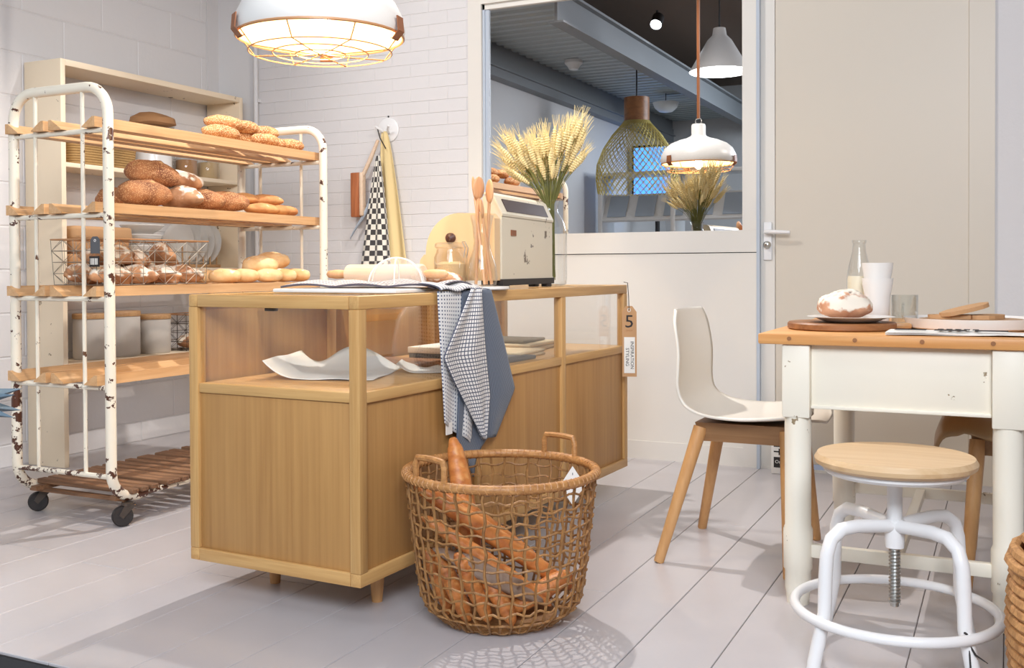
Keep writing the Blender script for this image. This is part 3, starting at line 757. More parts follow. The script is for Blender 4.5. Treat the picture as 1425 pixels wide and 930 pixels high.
for a in (math.radians(236), math.radians(8), math.radians(122)):
    R = rotz(a)
    s = MB()
    pts = [(.272, .045), (.276, .0), (.255, -.025), (.245, -.02)]
    for q in range(len(pts)-1):
        (r0, z0), (r1, z1) = pts[q], pts[q+1]
        vs = []
        for dr_ in (0, .004):
            for yy in (-.021, .021):
                vs += [R @ Vector((r0+dr_, yy, z0)), R @ Vector((r1+dr_, yy, z1))]
        s.add(vs, [(0, 1, 3, 2), (4, 6, 7, 5), (0, 4, 5, 1), (2, 3, 7, 6), (0, 2, 6, 4), (1, 5, 7, 3)])
    s.build('leather_strap', M['leather'], lp, False)
MB().lathe([(.018, .165), (.02, .12), (.0205, .10)], 16).build('lamp_socket', M['steel'], lp)
MB().lathe([(.012, .105), (.02, .09), (.032, .06), (.034, .045), (.026, .025), (.012, .014), (.001, .012)], 20, capb=False).build('bulb', M['bulb'], lp)
MB().tube([(.022*math.cos(a), 0, .30+.022*math.sin(a)) for a in [2*PI*i/16 for i in range(16)]], .004, 6, True).build('hanging_ring', M['steel'], lp)
MB().tube([(0, 0, .32), (0, 0, 3.2-LZ)], .012, 8).build('suspension_tube', M['leather'], lp)
pl = bpy.data.lights.new('pendant_light', 'POINT'); pl.energy = 15; pl.color = (1, .78, .5); pl.shadow_soft_size = .03
po = bpy.data.objects.new('pendant_light', pl); COL.objects.link(po); po.parent = lp; po.location = (0, 0, -.005)

# ================================================================== CABINET (local: x to right, y away, origin near-right corner at floor)
CA = -.0432
CB = Vector((-1.535, 2.252, 0))
cb = thing('display_cabinet', 'oak display counter with glazed upper case on short round legs', 'cabinet', CB, CA)
CW, CLn, CH, CZ = .613, 1.89, .88, .106
P_ = .034
def cpart(name, a, b, mat, r=.0025): return MB().bbox(a, b, r).build(name, mat, cb)
XS = (-CW, -P_); 
for i in range(4):
    y = [0, CLn/3-P_/2, 2*CLn/3-P_/2, CLn-P_][i]
    for x in XS: cpart('post', (x, y, CZ+.036), (x+P_, y+P_, CH-.036), M['oakv'])
for x in XS:
    cpart('top_rail', (x, 0 if x == XS[1] else 0, CH-.036), (x+P_, CLn, CH), M['oaky'], .004)
    cpart('bottom_rail', (x, 0, CZ), (x+P_, CLn, CZ+.036), M['oaky'], .003)
for y in (0, CLn-P_):
    cpart('top_rail', (-CW+P_+.0005, y, CH-.036), (-P_-.0005, y+P_, CH), M['oakx'])
    cpart('bottom_rail', (-CW+P_+.0005, y, CZ), (-P_-.0005, y+P_, CZ+.036), M['oakx'])
ZS = .623
cpart('display_shelf', (-CW+P_+.0005, .004, ZS-.028), (-P_-.0005, CLn-.004, ZS), M['oakx'])
for k in range(3):   # shelf edge pieces on long sides, lower and upper panels
    y0 = [0, CLn/3-P_/2, 2*CLn/3-P_/2][k]+P_+.0005; y1 = [CLn/3-P_/2, 2*CLn/3-P_/2, CLn-P_][k]-.0005
    cpart('shelf_rail', (-P_+.0005, y0, ZS-.03), (-.001, y1, ZS), M['oaky'])
    cpart('lower_panel', (-.020, y0, CZ+.0365), (-.010, y1, ZS-.0305), M['oakpanel'], .001)
    cpart('lower_panel', (-CW+.010, y0, CZ+.0365), (-CW+.020, y1, CH-.0365), M['oakpanel'], .001)
    MB().box((-.018, y0, ZS+.0005), (-.014, y1, CH-.0365)).build('glass_pane', M['pane'], cb, False)
cpart('lower_panel', (-CW+P_+.0005, .010, CZ+.0365), (-P_-.0005, .020, ZS-.0285), M['oakpanel'], .001)
cpart('lower_panel', (-CW+P_+.0005, CLn-.02, CZ+.0365), (-P_-.0005, CLn-.01, ZS-.0285), M['oakpanel'], .001)
MB().box((-CW+P_+.0005, .014, ZS+.0005), (-P_-.0005, .018, CH-.0365)).build('glass_pane', M['pane'], cb, False)
MB().box((-CW+P_+.0005, CLn-.018, ZS+.0005), (-P_-.0005, CLn-.014, CH-.0365)).build('glass_pane', M['pane'], cb, False)
MB().box((-CW+P_+.0005, P_+.0005, CH-.008), (-P_-.0005, CLn-P_-.0005, CH-.0005)).build('glass_top', M['tabletopglass'], cb, False)
cpart('base_panel', (-CW+P_+.0005, P_+.0005, CZ+.01), (-P_-.0005, CLn-P_-.0005, CZ+.025), M['oakpanel'])
for x in (-.095, -CW+.14):
    for y in (.205, CLn-.205):
        MB().lathe([(.015, 0), (.024, CZ-.003), (.024, CZ+.005)], 20, (x, y, 0), True, True).build('leg', M['beech'], cb)
MB().bbox((-.335, .012, CH-.045), (-.30, .03, CH-.036), .002).build('cabinet_catch', M['darkwire'], cb)
# helper: cabinet local -> world
CM = Matrix.Translation(CB) @ Matrix.Rotation(CA, 4, 'Z')
def cw(x, y, z): return CM @ Vector((x, y, z))
def cthing(name, label, cat, x, y, z, rz=0, group=None): return thing(name, label, cat, cw(x, y, z), CA+rz, group)
CT = CH+.0008
# --- hanging shop tag at far right corner
def world2(p): return Vector(p)
tg = thing('shop_tag', 'brown kraft hang tag marked 5 on the far right corner of the oak counter', 'tag', (-1.418, 4.055, .668), .3)
# local: x across, z up, facing -y
MB().prism([(-.027, -.17), (.033, -.17), (.033, .10), (.015, .125), (-.012, .125), (-.027, .10)], -.001, .001, 'Y').build('tag_card', M['kraft'], tg, False)
MB().box((-.019, -.0022, -.155), (.026, -.0011, -.005)).build('white_sticker', M['paper'], tg, False)
text_part('5', .075, M['black'], tg, (.003, -.0015, .058), (PI/2, 0, 0), sx=1.1)
text_part('SHOP', .011, M['kraftdark'], tg, (.003, -.0015, .022), (PI/2, 0, 0))
text_part('INSPIRATION', .0195, M['black'], tg, (.014, -.0026, -.08), (PI/2, PI/2, 0), sx=1.0)
text_part('STYLING', .0195, M['black'], tg, (-.006, -.0026, -.088), (PI/2, PI/2, 0), sx=1.0)
MB().tube([(.002+.006*math.cos(a), -.0015, .108+.007*math.sin(a)) for a in [2*PI*i/14 for i in range(14)]], .0015, 5, True).build('eyelet', M['paper'], tg)
MB().tube([(.002, -.002, .108), (.0, -.004, .17), (-.004, -.004, .222), (-.02, .02, .224)], .0018, 5).build('string', M['darkwire'], tg)

# --- things in the vitrine
def curled(nu, nv, fn): return MB().grid(fn, nu, nv)
def paper_fn(u, v):
    x = (u-.5)*.34; y = (v-.5)*.34
    e = max(0, -x-.07); f = max(0, y-.06)
    z = .002+e*e*5.5+f*f*6.0*(.5+.5*math.cos((u-.55)*6)) + .003*math.sin(u*7+v*5)**2
    return (x, y, z)
pc = MB().grid(paper_fn, 24, 24).build('parchment_sheet', M['paper'], None, 'all', .0012)
pc.location = cw(-.36, .36, ZS+.001); pc.rotation_euler = (0, 0, CA+.35)
tag(pc, 'sheet of white parchment with curled-up corners lying in the near end of the vitrine', 'paper')
def pf2(u, v):
    x = (u-.5)*.20; y = (v-.5)*.17
    return (x, y, .002+max(0, abs(x)-.04)**2*8+.02*max(0, v-.6)*math.sin(u*8)**2)
pc = MB().grid(pf2, 20, 14).build('parchment_sheet', M['paper'], None, 'all', .001)
pc.location = cw(-.155, .585, ZS+.0012); pc.rotation_euler = (0, 0, CA+.5)
tag(pc, 'small crumpled piece of parchment lying near the glass in the vitrine', 'paper')
tb = thing('cutting_board', 'dark round-ended cutting board in the vitrine beside the parchment', 'cutting board', cw(-.36, .72, ZS+.001), CA+.1)
MB().bbox((-.12, -.10, 0), (.12, .10, .016), .006).build('board_body', M['boardwood'], tb)
MB().bbox((-.16, -.02, .0), (-.12, .02, .014), .006).build('board_handle', M['boardwood'], tb)
tb = thing('gift_box', 'flat grey and white box standing in the middle of the vitrine', 'box', cw(-.30, .97, ZS+.001), CA)
MB().bbox((-.11, -.13, 0), (.11, .13, .038), .003).build('box_base', M['slatetag'], tb)
MB().bbox((-.113, -.133, .030), (.113, .133, .052), .003).build('lid', M['paper'], tb)
tb = MB().bbox((-.08, -.12, 0), (.08, .12, .012), .005).build('serving_board', M['lidwood'])
tb.location = cw(-.13, .80, ZS+.001); tb.rotation_euler = (0, 0, CA+.2); tag(tb, 'thin pale serving board lying by the glass in the vitrine', 'cutting board')
def folded(name, sx, sy, layers, th, mat, seed):
    mb = MB()
    for k in range(layers):
        o_ = len(mb.v); mb.bbox((-sx/2, -sy/2, k*th), (sx/2, sy/2, (k+1)*th-.001), th*.42, seg=3)
        for i in range(o_, len(mb.v)):
            p = Vector(mb.v[i]); d = noise.noise(Vector((p.x*9+seed, p.y*9, k)))*.006; mb.v[i] = (p.x+d, p.y-d, p.z)
    return mb
for nm, sx, sy, ly, th, m, x, y, z, l in [
    ('folded_cloth', .20, .24, 2, .011, 'linen', -.20, 1.20, 0, 'natural linen napkins folded flat near the glass in the vitrine'),
    ('folded_cloth', .22, .22, 1, .012, 'greycloth', -.15, .93+.05, .0, None),
    ('folded_towel', .26, .30, 2, .016, 'linen', -.34, 1.50, 0, 'thick folded beige linen towel in the far part of the vitrine'),
    ('folded_cloth', .22, .24, 1, .012, 'camo', -.35, 1.48, .0325, 'brown and white patterned cloth folded on top of the beige towel')]:
    if l is None: continue
    o = folded(nm, sx, sy, ly, th, M[m], x).build(nm, M[m]); o.location = cw(x, y, ZS+.001+z); o.rotation_euler = (0, 0, CA+.1); tag(o, l, 'cloth')
o = MB().bbox((-.08, -.13, 0), (.08, .13, .014), .004).build('grey_notebook', M['slatetag']); o.location = cw(-.13, 1.0, ZS+.001); o.rotation_euler = (0, 0, CA); tag(o, 'grey slate booklet lying close to the glass of the vitrine', 'book')

# --- on top of the cabinet
mbd = cthing('marble_board', 'white marble serving slab under the folded gridded towel', 'board', -.28, .40, CT)
MB().bbox((-.235, -.15, 0), (.225, .16, .012), .004).build('slab', M['porcelain'], mbd)
o = cthing('rolling_pin', 'wooden rolling pin lying behind the marble slab', 'rolling pin', -.34, .60, CT+.020)
R = Matrix.Rotation(PI/2, 3, 'Y')
MB().lathe([(.028, -.16), (.033, -.155), (.033, .155), (.028, .16)], 24, (0, 0, .0335), True, True, 0, R).build('roller', M['pinwood'], o)
for s in (-1, 1):
    MB().lathe([(.008, s*.16), (.014, s*.18), (.016, s*.215), (.013, s*.25), (.004, s*.262)], 16, (0, 0, .0335), True, True, 0, R).build('handle', M['spoonwood'], o)
o.rotation_euler = (0, 0, CA-.1)
# folded gridded towel lying across and hanging down on right side
tw = cthing('kitchen_towel', 'black and white gridded linen towel draped over the counter edge', 'towel', 0, 0, 0)
XE = .006
def wav(a, s, p): return math.sin(a*s+p)
def flat_fn(u, v):  # on top, from left over the slab to the right edge
    x = -.50+u*.50; y = .27+.10*u+v*(.38-.12*u)
    z = CT+.016+.008*abs(math.sin(u*9+v*4))+.014*math.sin(v*PI)*(.5+.5*math.sin(u*14))
    if u > .93: z -= (u-.93)*.09
    return (x, y, z)
MB().grid(flat_fn, 48, 14).build('folded_part', M['grid2'], tw, 'all', .006)
def over_fn(u, v):  # rolls over edge: v 0 on top, 1 hanging
    y = .35+u*.24
    if v < .3: x = -.16+v/.3*.155; z = CT+.012+.012*math.sin(u*6+v*9)**2
    else: x = XE+.010+.006*math.sin(u*11); z = CT+.010-(v-.3)/.7*(.16+.33*u)
    return (x+.002*math.sin(u*25), y, z)
def drape(y0t, y1t, y0b, y1b, z0, z1f, off, amp, fr, nu=30, nv=30, ph=0):
    def fn(u, v):
        y = (y0t*(1-v)+y0b*v)*(1-u)+(y1t*(1-v)+y1b*v)*u
        zb = z1f(u); z = z0+(zb-z0)*v
        return (XE+off+amp*math.sin(u*fr+ph+v*1.5)*(.35+.65*v), y, z)
    return MB().grid(fn, nu, nv)
# dotted reverse side behind
drape(.36, .60, .385, .56, CT+.004, lambda u: .495-.09*u, .010, .007, 9).build('dotted_reverse', M['dots'], tw, 'all', .002)
def front_fn(u, v):
    # diagonal gridded layer: left edge slants, right edge with a step
    yl = .53-.17*min(1, v/.42) if v < .42 else .36+.24*((v-.42)/.58)**1.1
    yr = .60+.07*v if v < .72 else .65-.03*((v-.72)/.28)
    z = CT+.010-v*.475
    y = yl+(max(yr, yl+.01)-yl)*u
    return (XE+.024+.006*math.sin(u*10+v*3), y, z)
MB().grid(front_fn, 26, 40).build('gridded_front', M['grid'], tw, 'all', .002)
def cap_fn(u, v):
    y = .36+.25*u; a = v*PI/2
    x = -.05+(.05+XE+.02)*math.sin(a) if v > 0 else -.05
    z = CT+.006+.020*math.cos(a)+.004*math.sin(u*12)
    return (x, y, z)
MB().grid(cap_fn, 20, 10).build('edge_fold', M['grid'], tw, 'all', .004)
MB().box((XE+.008, .405, .455), (XE+.010, .44, .49)).build('wash_label', M['paper'], tw, False)
tw2 = cthing('kitchen_towel', 'plain blue grey linen towel hanging over the counter edge behind the gridded one', 'towel', 0, 0, 0)
def blue_fn(u, v):
    yt0, yt1 = .50, .70; 
    y0 = .50-.06*v if v < .8 else .452+.10*(v-.8)/.2
    y1 = .68+.17*(v/.7) if v < .7 else .85-.13*((v-.7)/.3)
    y = y0+(y1-y0)*u; z = CT+.003-v*(.46+.12*(1-min(1, u/.55))*1.0+.02*u)
    return (XE+.010+.0075*math.sin(u*9+v*2)*(.2+.8*v), y, z)
MB().grid(blue_fn, 30, 36).build('hanging_cloth', M['bluecloth'], tw2, 'all', .0018)
def blue_top(u, v): return (-.09+v*(.09+XE+.001), .50+.19*u, CT+.004+.004*math.sin(u*8)**2-(.004*max(0, v-.9)*10))
MB().grid(blue_top, 16, 8).build('cloth_on_top', M['bluecloth'], tw2, 'all', .0018)
# net food cover and bread beneath
fc = cthing('food_cover', 'sheer white dome food cover standing on the gridded towel', 'food cover', -.20, .465, CT+.020)
netm = glass('sheer_net', (.95, .93, .9, 1), .2, .4); 
tt = NT('sheer_white_net'); tt.t.nodes.remove(tt.b)
a_ = tt.n('ShaderNodeBsdfTransparent'); b_ = tt.n('ShaderNodeBsdfDiffuse'); b_.inputs[0].default_value = srgb(238, 230, 222); c_ = tt.n('ShaderNodeMixShader', i_0=.20)
tt.l(a_, 0, c_, 1); tt.l(b_, 0, c_, 2); tt.l(c_, 0, tt.out, 0); M['net'] = tt.m
dome = MB()
dome.lathe([(.095*math.cos(a), .085*math.sin(a)) for a in [PI/2*i/9 for i in range(9)]]+[(.001, .085)], 32, capb=False)
dome.build('net_dome', M['net'], fc)
for k in range(3):
    a = PI*k/3
    MB().tube([(.096*math.cos(t_)*math.cos(a), .096*math.cos(t_)*math.sin(a), .086*math.sin(t_)) for t_ in [PI*i/20 for i in range(21)]], .0022, 5).build('hoop', M['paper'], fc)
bread('loaf', loaf_mesh(.16, .10, .06, 77, M['crust_flour'], 2, .1), 'floured loaf beside the net cover on the counter', cw(-.17, .655, CT+.012), (0, 0, .3))
# jar of oats
j = cthing('oat_jar', 'clip-top glass jar half filled with oats on the counter', 'jar', -.215, .985-.13, CT)
j.location = (-1.672, 2.995, CT+.008)
MB().lathe([(.05, .001), (.056, .01), (.056, .10), (.048, .118), (.047, .13)], 32).build('jar_body', M['jarglass'], j)
MB().lathe([(.048, .003), (.052, .012), (.052, .078), (.03, .086)], 28, capt=True).build('oats', M['oats'], j)
MB().lathe([(.05, .131), (.054, .135), (.054, .146), (.045, .15)], 28, capt=True).build('lid', M['jarglass'], j)
MB().tube([(.056, -.01, .10), (.062, -.01, .13), (.05, -.01, .152), (.05, .01, .152), (.062, .01, .13), (.056, .01, .10)], .0015, 5).build('clip', M['steel'], j)
# white tray and carafe with spoons
tr_ = MB().lathe([(.085, 0), (.09, .004), (.09, .012), (.001, .012)], 36).build('round_tray', M['porcelain']); tr_.location = (-1.560, 3.005, CT); tag(tr_, 'white round tray under the carafe of wooden spoons', 'tray')
cf_ = thing('glass_carafe', 'waisted clear glass carafe holding wooden spoons', 'carafe', (-1.560, 3.005, CT+.0125))
MB().lathe([(.03, .0), (.048, .004), (.052, .03), (.047, .07), (.030, .12), (.026, .15), (.032, .20), (.040, .235)], 32).build('carafe_body', M['jarglass'], cf_)
for i, (bx, by, tx, ty, h, hw, tw_) in enumerate([(-.028, .01, -.012, .0, .335, .028, 0), (.02, -.02, -.03, .012, .335, .030, 1), (.0, .03, .028, .0, .32, .030, 2), (.028, .015, .012, -.015, .27, .024, 0)]):
    s_ = thing('wooden_spoon', ['wooden spoon leaning left in the carafe', 'wooden spoon with broad bowl in front in the carafe', 'wooden spoon with its bowl facing out at the right of the carafe', 'shorter wooden spoon at the back of the carafe'][i], 'spoon', cf_.location+Vector((0, 0, .006)), 0, 'wooden spoons in the carafe')
    b0 = Vector((bx, by, 0)); b1 = Vector((tx, ty, h-.05)); d = (b1-b0).normalized()
    MB().tube([b0, b0.lerp(b1, .5), b1], [.0055, .005, .0055], 8).build('handle', M['spoonwood'], s_)
    q = d.to_track_quat('Z', 'Y').to_matrix() @ rotz(.3+i*.7)
    e = MB(); vs = []
    nn = 14
    for jj in range(9):
        t_ = PI*jj/8
        for ii in range(nn):
            a = 2*PI*ii/nn
            p = Vector((math.sin(t_)*math.cos(a)*hw, math.sin(t_)*math.sin(a)*.007, -math.cos(t_)*hw*1.35))
            vs.append(q @ p + b1 + d*(hw*1.2))
    e.add(vs, [(a*nn+b, a*nn+(b+1) % nn, (a+1)*nn+(b+1) % nn, (a+1)*nn+b) for a in range(8) for b in range(nn)])
    e.build('spoon_bowl', M['spoonwood'], s_)
# bread slicer / vintage scale
sm = cthing('bread_slicer', 'vintage cream enamel bread slicing machine with sloping window', 'slicing machine', 0, 0, 0)
sm.location = (-1.548, 3.13, CT); sm.rotation_euler = (0, 0, .09-.0)
Ls = .545; dd = .15
# body profile in (x,z): x=0 front(right face), back -dd
prof = [(0, .022), (0, .252), (-.030, .318), (-.040, .325), (-.062, .325), (-.07, .315), (-.07, .022)]
MB().prism(prof, 0, Ls, 'Y').build('housing', M['machine'], sm, False)
MB().prism([(.003, .250), (.004, .258), (-.028, .322), (-.042, .332), (-.066, .332), (-.066, .325), (-.041, .325), (-.032, .318)], -.006, Ls+.004, 'Y').build('hood_edge', M['machine'], sm, False)
e = Vector((-.030, 0, .066)).normalized(); nrm_ = Vector((.066, 0, .030)).normalized()
def slp(t_, y, o_=0): p = Vector((0, y, .252))+e*t_+nrm_*o_; return (p.x, p.y, p.z)
MB().add([slp(.014, .05, .0), slp(.014, Ls-.05, .0), slp(.062, Ls-.05, .0), slp(.062, .05, .0), slp(.014, .05, .0075), slp(.014, Ls-.05, .0075), slp(.062, Ls-.05, .0075), slp(.062, .05, .0075)],
         [(0, 1, 2, 3), (4, 5, 6, 7), (0, 1, 5, 4), (1, 2, 6, 5), (2, 3, 7, 6), (3, 0, 4, 7)]).build('window_glass', plain('smoky_window', srgb(66, 48, 44), .45, spec=.25), sm, False)
MB().box((-.075, -.004, .012), (.006, Ls+.004, .034)).build('plinth', M['rubber'], sm, False)
for x, y in ((-.01, .015), (-.01, Ls-.07), (-.062, .015), (-.062, Ls-.07)): MB().bbox((x-.012, y-.004, 0), (x+.014, y+.05, .013), .003).build('foot', M['rubber'], sm)
MB().box((0, .085, .185), (.003, .135, .205)).build('name_plate', M['leather'], sm, False)
# rounded cream end housing seen from the near end
pol = [(-.005, .03), (-.005, .24), (-.02, .257)]
for i in range(13):
    a = PI/2+PI/2*i/12; pol.append((-.135+.125*math.cos(a), .125+.135*math.sin(a)))
pol += [(-.262, .10), (-.24, .03)]
seen = []; [seen.append(p) for p in pol if p not in seen]
MB().prism(seen, -.055, -.005, 'Y').build('blade_housing', M['machinecream'], sm, False)
MB().prism([(-.275, .05), (-.25, .05), (-.25, .12), (-.27, .12), (-.285, .10), (-.285, .07)], -.05, -.012, 'Y').build('side_knob', M['machinecream'], sm, False)
MB().lathe([(.018, 0), (.018, .008), (.010, .016), (.002, .018)], 18, (-.165, -.055, .175), True, False, 0, Matrix.Rotation(PI/2, 3, 'X')).build('knob', M['wood_dark'], sm)
for zz in (.10, .27): MB().lathe([(.008, 0), (.008, .004), (.002, .007)], 12, (-.055, -.055, zz), True, False, 0, Matrix.Rotation(PI/2, 3, 'X')).build('screw', M['brass'], sm)
MB().box((-.24, -.05, .0), (-.16, .0, .03)).build('plinth', M['rubber'], sm, False)
# vase of wheat
VX, VY = -1.665, 3.80
vs_ = thing('glass_vase', 'clear bottle-shaped glass vase behind the slicing machine', 'vase', (VX, VY, CT))
MB().lathe([(.055, .001), (.068, .008), (.071, .03), (.071, .215), (.064, .25), (.044, .285), (.036, .30), (.036, .33), (.042, .345)], 36).build('vase_body', M['jarglass'], vs_)
MB().box((-.062, -.03, .04), (-.058, -.005, .28)).build('blue_ribbon', M['bluetape'], vs_, False)
bq = thing('wheat_bouquet', 'large dried wheat bouquet fanning out of the glass vase', 'bouquet', (VX, VY, CT))
ear = MB()
for k in range(9):
    zz = k*.0085; s = math.sin(PI*(k+1.3)/10.5)*.0062+.0015
    ear.lathe([(s*.55, zz), (s, zz+.004), (s*.6, zz+.0095)], 6, (0, 0, 0), True, True, k*.5)
for k in range(6):
    a = k*1.05; ear.tube([(0, 0, .06), (.010*math.cos(a), .010*math.sin(a), .115)], [.0009, .0003], 3)
ear_me = ear.mesh('ear', M['wheat'], False)
stm = MB(); rnd = random.Random(3)
R3 = [cr.copy(), cf.copy()]
Rh = Vector((.9006, .4346, 0)).normalized(); Fh = Vector((-.4346, .9005, 0)).normalized()
for k in range(120):
    a = rnd.uniform(-1, 1); b = rnd.uniform(-1, 1)
    lean = -.008+a*.128+(-.012 if a < -.5 else 0); dep = b*.085-.01
    h = .50+.14*rnd.random()**.8+.07*max(0, a)-.03*abs(b)
    h = min(h, .70); lean = -.008+(lean+.008)*min(1, (h-.33)/.24); dep *= min(1, (h-.33)/.24)
    p0 = Vector((rnd.uniform(-.02, .02), rnd.uniform(-.02, .02), .02+.04*rnd.random()))
    nk = Rh*(a*.022)+Fh*(b*.022)+Vector((0, 0, .335))
    p2 = Rh*lean+Fh*dep+Vector((0, 0, h-.085))
    mid = nk.lerp(p2, .5)+Vector((0, 0, .015))
    stm.tube([p0, nk, mid, p2], .0013, 3)
    d = (p2-mid).normalized()
    o = inst(ear_me, 'ear', bq, p2, d.to_track_quat('Z', 'Y').to_euler()); sc_ = rnd.uniform(1.0, 1.3); o.scale = (sc_*1.35, sc_*1.35, sc_)
stm.build('stalks', M['stalk'], bq, False)['kind'] = 'stuff'

# ================================================================== WALL HOOK AND WHAT HANGS THERE
hk = thing('wall_hook', 'white round disc hook on the brick wall with two pegs', 'hook', (-3.115, YB-.004, 1.73))
RY = Matrix.Rotation(PI/2, 3, 'X')
MB().lathe([(.068, 0), (.068, .006), (.062, .010), (.001, .010)], 36, (0, 0, 0), True, False, 0, RY).build('disc', M['white'], hk)
for s in (-1, 1): MB().tube([(s*.01, -.01, -.02), (s*.022, -.045, -.005), (s*.045, -.07, .015)], .007, 8).build('peg', M['white'], hk)
MB().lathe([(.005, 0), (.005, .004), (.001, .006)], 10, (0, 0, .075), True, False, 0, RY).build('nail', M['rubber'], hk)
br = thing('hand_brush', 'hand brush with copper coloured bristles hanging at the left of the hook', 'brush', (-3.29, YB-.06, 1.37))
mb = MB().bbox((-.035, -.018, -.125), (.022, .018, .125), .006); mb.build('bristles', M['bristle'], br)
MB().bbox((.0225, -.02, -.12), (.047, .02, .125), .008, seg=3).tube([(.04, 0, .11), (.09, 0, .20), (.14, 0, .30)], [.012, .012, .009], 10).build('brush_handle', M['pinwood'], br)
gc = thing('dust_scoop', 'pale blue grey cloth strip swinging out below the brush', 'cloth', (-3.25, YB-.055, 1.22))
mb = MB().grid(lambda u, v: (-.085+.135*v+.0-.03*math.sin(PI*v)*-1+.04*(u-.5)*math.sin(PI*min(1, v+.1)), -.01*math.sin(u*PI), -.09+.25*v**.8+.02*(u-.5)), 8, 14)
mb.build('cloth_strip', M['greycloth'], gc, 'all', .003)
def hang(name, label, cat, mat, top, w0, w1, h, xoff, yoff, sway, folds=5, nu=28, nv=24, flare=.6):
    t = thing(name, label, cat, top)
    def fn(u, v):
        w_ = w0+(w1-w0)*v**flare; x = (u-.5)*w_+sway*v+xoff*v
        return (x, yoff+.012*math.sin(u*folds*2*PI/2+v*2)*(.3+v), -h*v)
    MB().grid(fn, nu, nv).build('hanging_cloth', M[mat], t, 'all', .003)
    return t
hang('apron', 'long straw coloured apron hanging from the wall hook', 'apron', 'apron', (-3.125, YB-.035, 1.72), .03, .17, .80, 0, 0, .075, 3)
hang('checkered_towel', 'black and white checkered tea towel hanging from the wall hook', 'towel', 'check', (-3.135, YB-.085, 1.58), .02, .24, .70, 0, 0, -.02, 5, flare=.85)
st = thing('leather_loop', 'thin dark loop hanging over the hook peg', 'loop', (-3.12, YB-.062, 1.70))
MB().tube([(-.03, 0, .03), (-.015, 0, -.02), (.01, 0, -.06), (.022, 0, -.08)], .0035, 6).build('cord', M['rubber'], st)

# ================================================================== BAGUETTE BASKET
BXc, BYc, BR, BHt2 = -1.242, 2.50, .258, .400
bk = thing('rattan_basket', 'large round open-weave rattan basket standing beside the oak counter', 'basket', (BXc, BYc, 0))
def bprof(z):
    f = z/BHt2
    if f < .18: return .150+(.218-.150)*math.sin(f/.18*PI/2)
    return .218+(BR-.218)*((f-.18)/.82)**.8
NS = 44; hv = MB()
rnd = random.Random(9)
for k in range(NS):
    a = 2*PI*k/NS; pts = []; ph = rnd.uniform(0, 6)
    for i in range(15):
        z = .008+(BHt2-.008)*i/14; aa = a+.016*math.sin(i*1.9+ph); rr = bprof(z)+.002*math.sin(i*3+ph)
        pts.append((rr*math.cos(aa), rr*math.sin(aa), z))
    hv.tube(pts, [.0033+.0012*abs(math.sin(i*1.9+ph)) for i in range(15)], 5)
hv.build('vertical_strands', M['rattandk'], bk)['kind'] = 'stuff'
hz = MB()
for k in range(13):
    z0 = .012+(BHt2-.03)*k/12.5; ph = rnd.uniform(0, 6)
    pts = []
    for i in range(88):
        a = 2*PI*i/88; z = z0+.0045*math.sin(i*PI/2+ph)+.003*math.sin(a*3+ph); rr = bprof(max(z, .0))+(.004 if i % 4 < 2 else -.003)
        pts.append((rr*math.cos(a), rr*math.sin(a), max(.006, z)))
    hz.tube(pts, .0032, 5, True)
hz.build('weft_strands', M['rattandk'], bk)['kind'] = 'stuff'
MB().tube([(BR*math.cos(a), BR*math.sin(a), BHt2) for a in [2*PI*i/60 for i in range(60)]], .0125, 10, True).build('rim', M['rattan'], bk)
wr = MB()
for i in range(90):
    a = 2*PI*i/90; c_ = Vector((BR*math.cos(a), BR*math.sin(a), BHt2)); rad = Vector((math.cos(a), math.sin(a), 0)); tan = Vector((-math.sin(a), math.cos(a), 0))
    wr.tube([c_+rad*.0128*math.cos(b)+Vector((0, 0, .0128*math.sin(b)))+tan*.006*b/6.3 for b in [2*PI*q/8 for q in range(8)]], .0016, 3, True)
wr.build('rim_binding', M['rattan'], bk)['kind'] = 'stuff'
bs = MB().cyl((0, 0, 0), .15, .001, .010, 32); bs.build('bottom', M['rattandk'], bk)
for am in (math.radians(250), math.radians(74)):
    pts = []
    a0, a1 = am-.22, am+.22; zt = BHt2+.062
    A = Vector((BR*math.cos(a0), BR*math.sin(a0), 0)); B = Vector((BR*math.cos(a1), BR*math.sin(a1), 0))
    for p, z in ((A, BHt2), (A, zt-.015)): pts.append(p+Vector((0, 0, z)))
    for i in range(6): pts.append(A.lerp(B, .06+.88*i/5)+Vector((0, 0, zt+.002*math.sin(PI*i/5))))
    for p, z in ((B, zt-.015), (B, BHt2)): pts.append(p+Vector((0, 0, z)))
    MB().tube(pts, .0085, 8).build('handle', M['rattan'], bk)
bt = thing('diamond_tag', 'white diamond-shaped paper tag hung inside the rattan basket', 'tag', (BXc+.155, BYc+.135, .345), .45)
MB().prism([(0, -.055), (.036, 0), (0, .055), (-.036, 0)], 0, .001, 'Y').build('tag_card', M['paper'], bt, False)
MB().box((-.003, -.001, -.022), (.005, -.0003, -.018)).box((-.006, -.001, .0), (.004, -.0003, .008)).box((-.001, -.001, .03), (.001, -.0003, .036)).build('tag_print', M['slatetag'], bt, False)
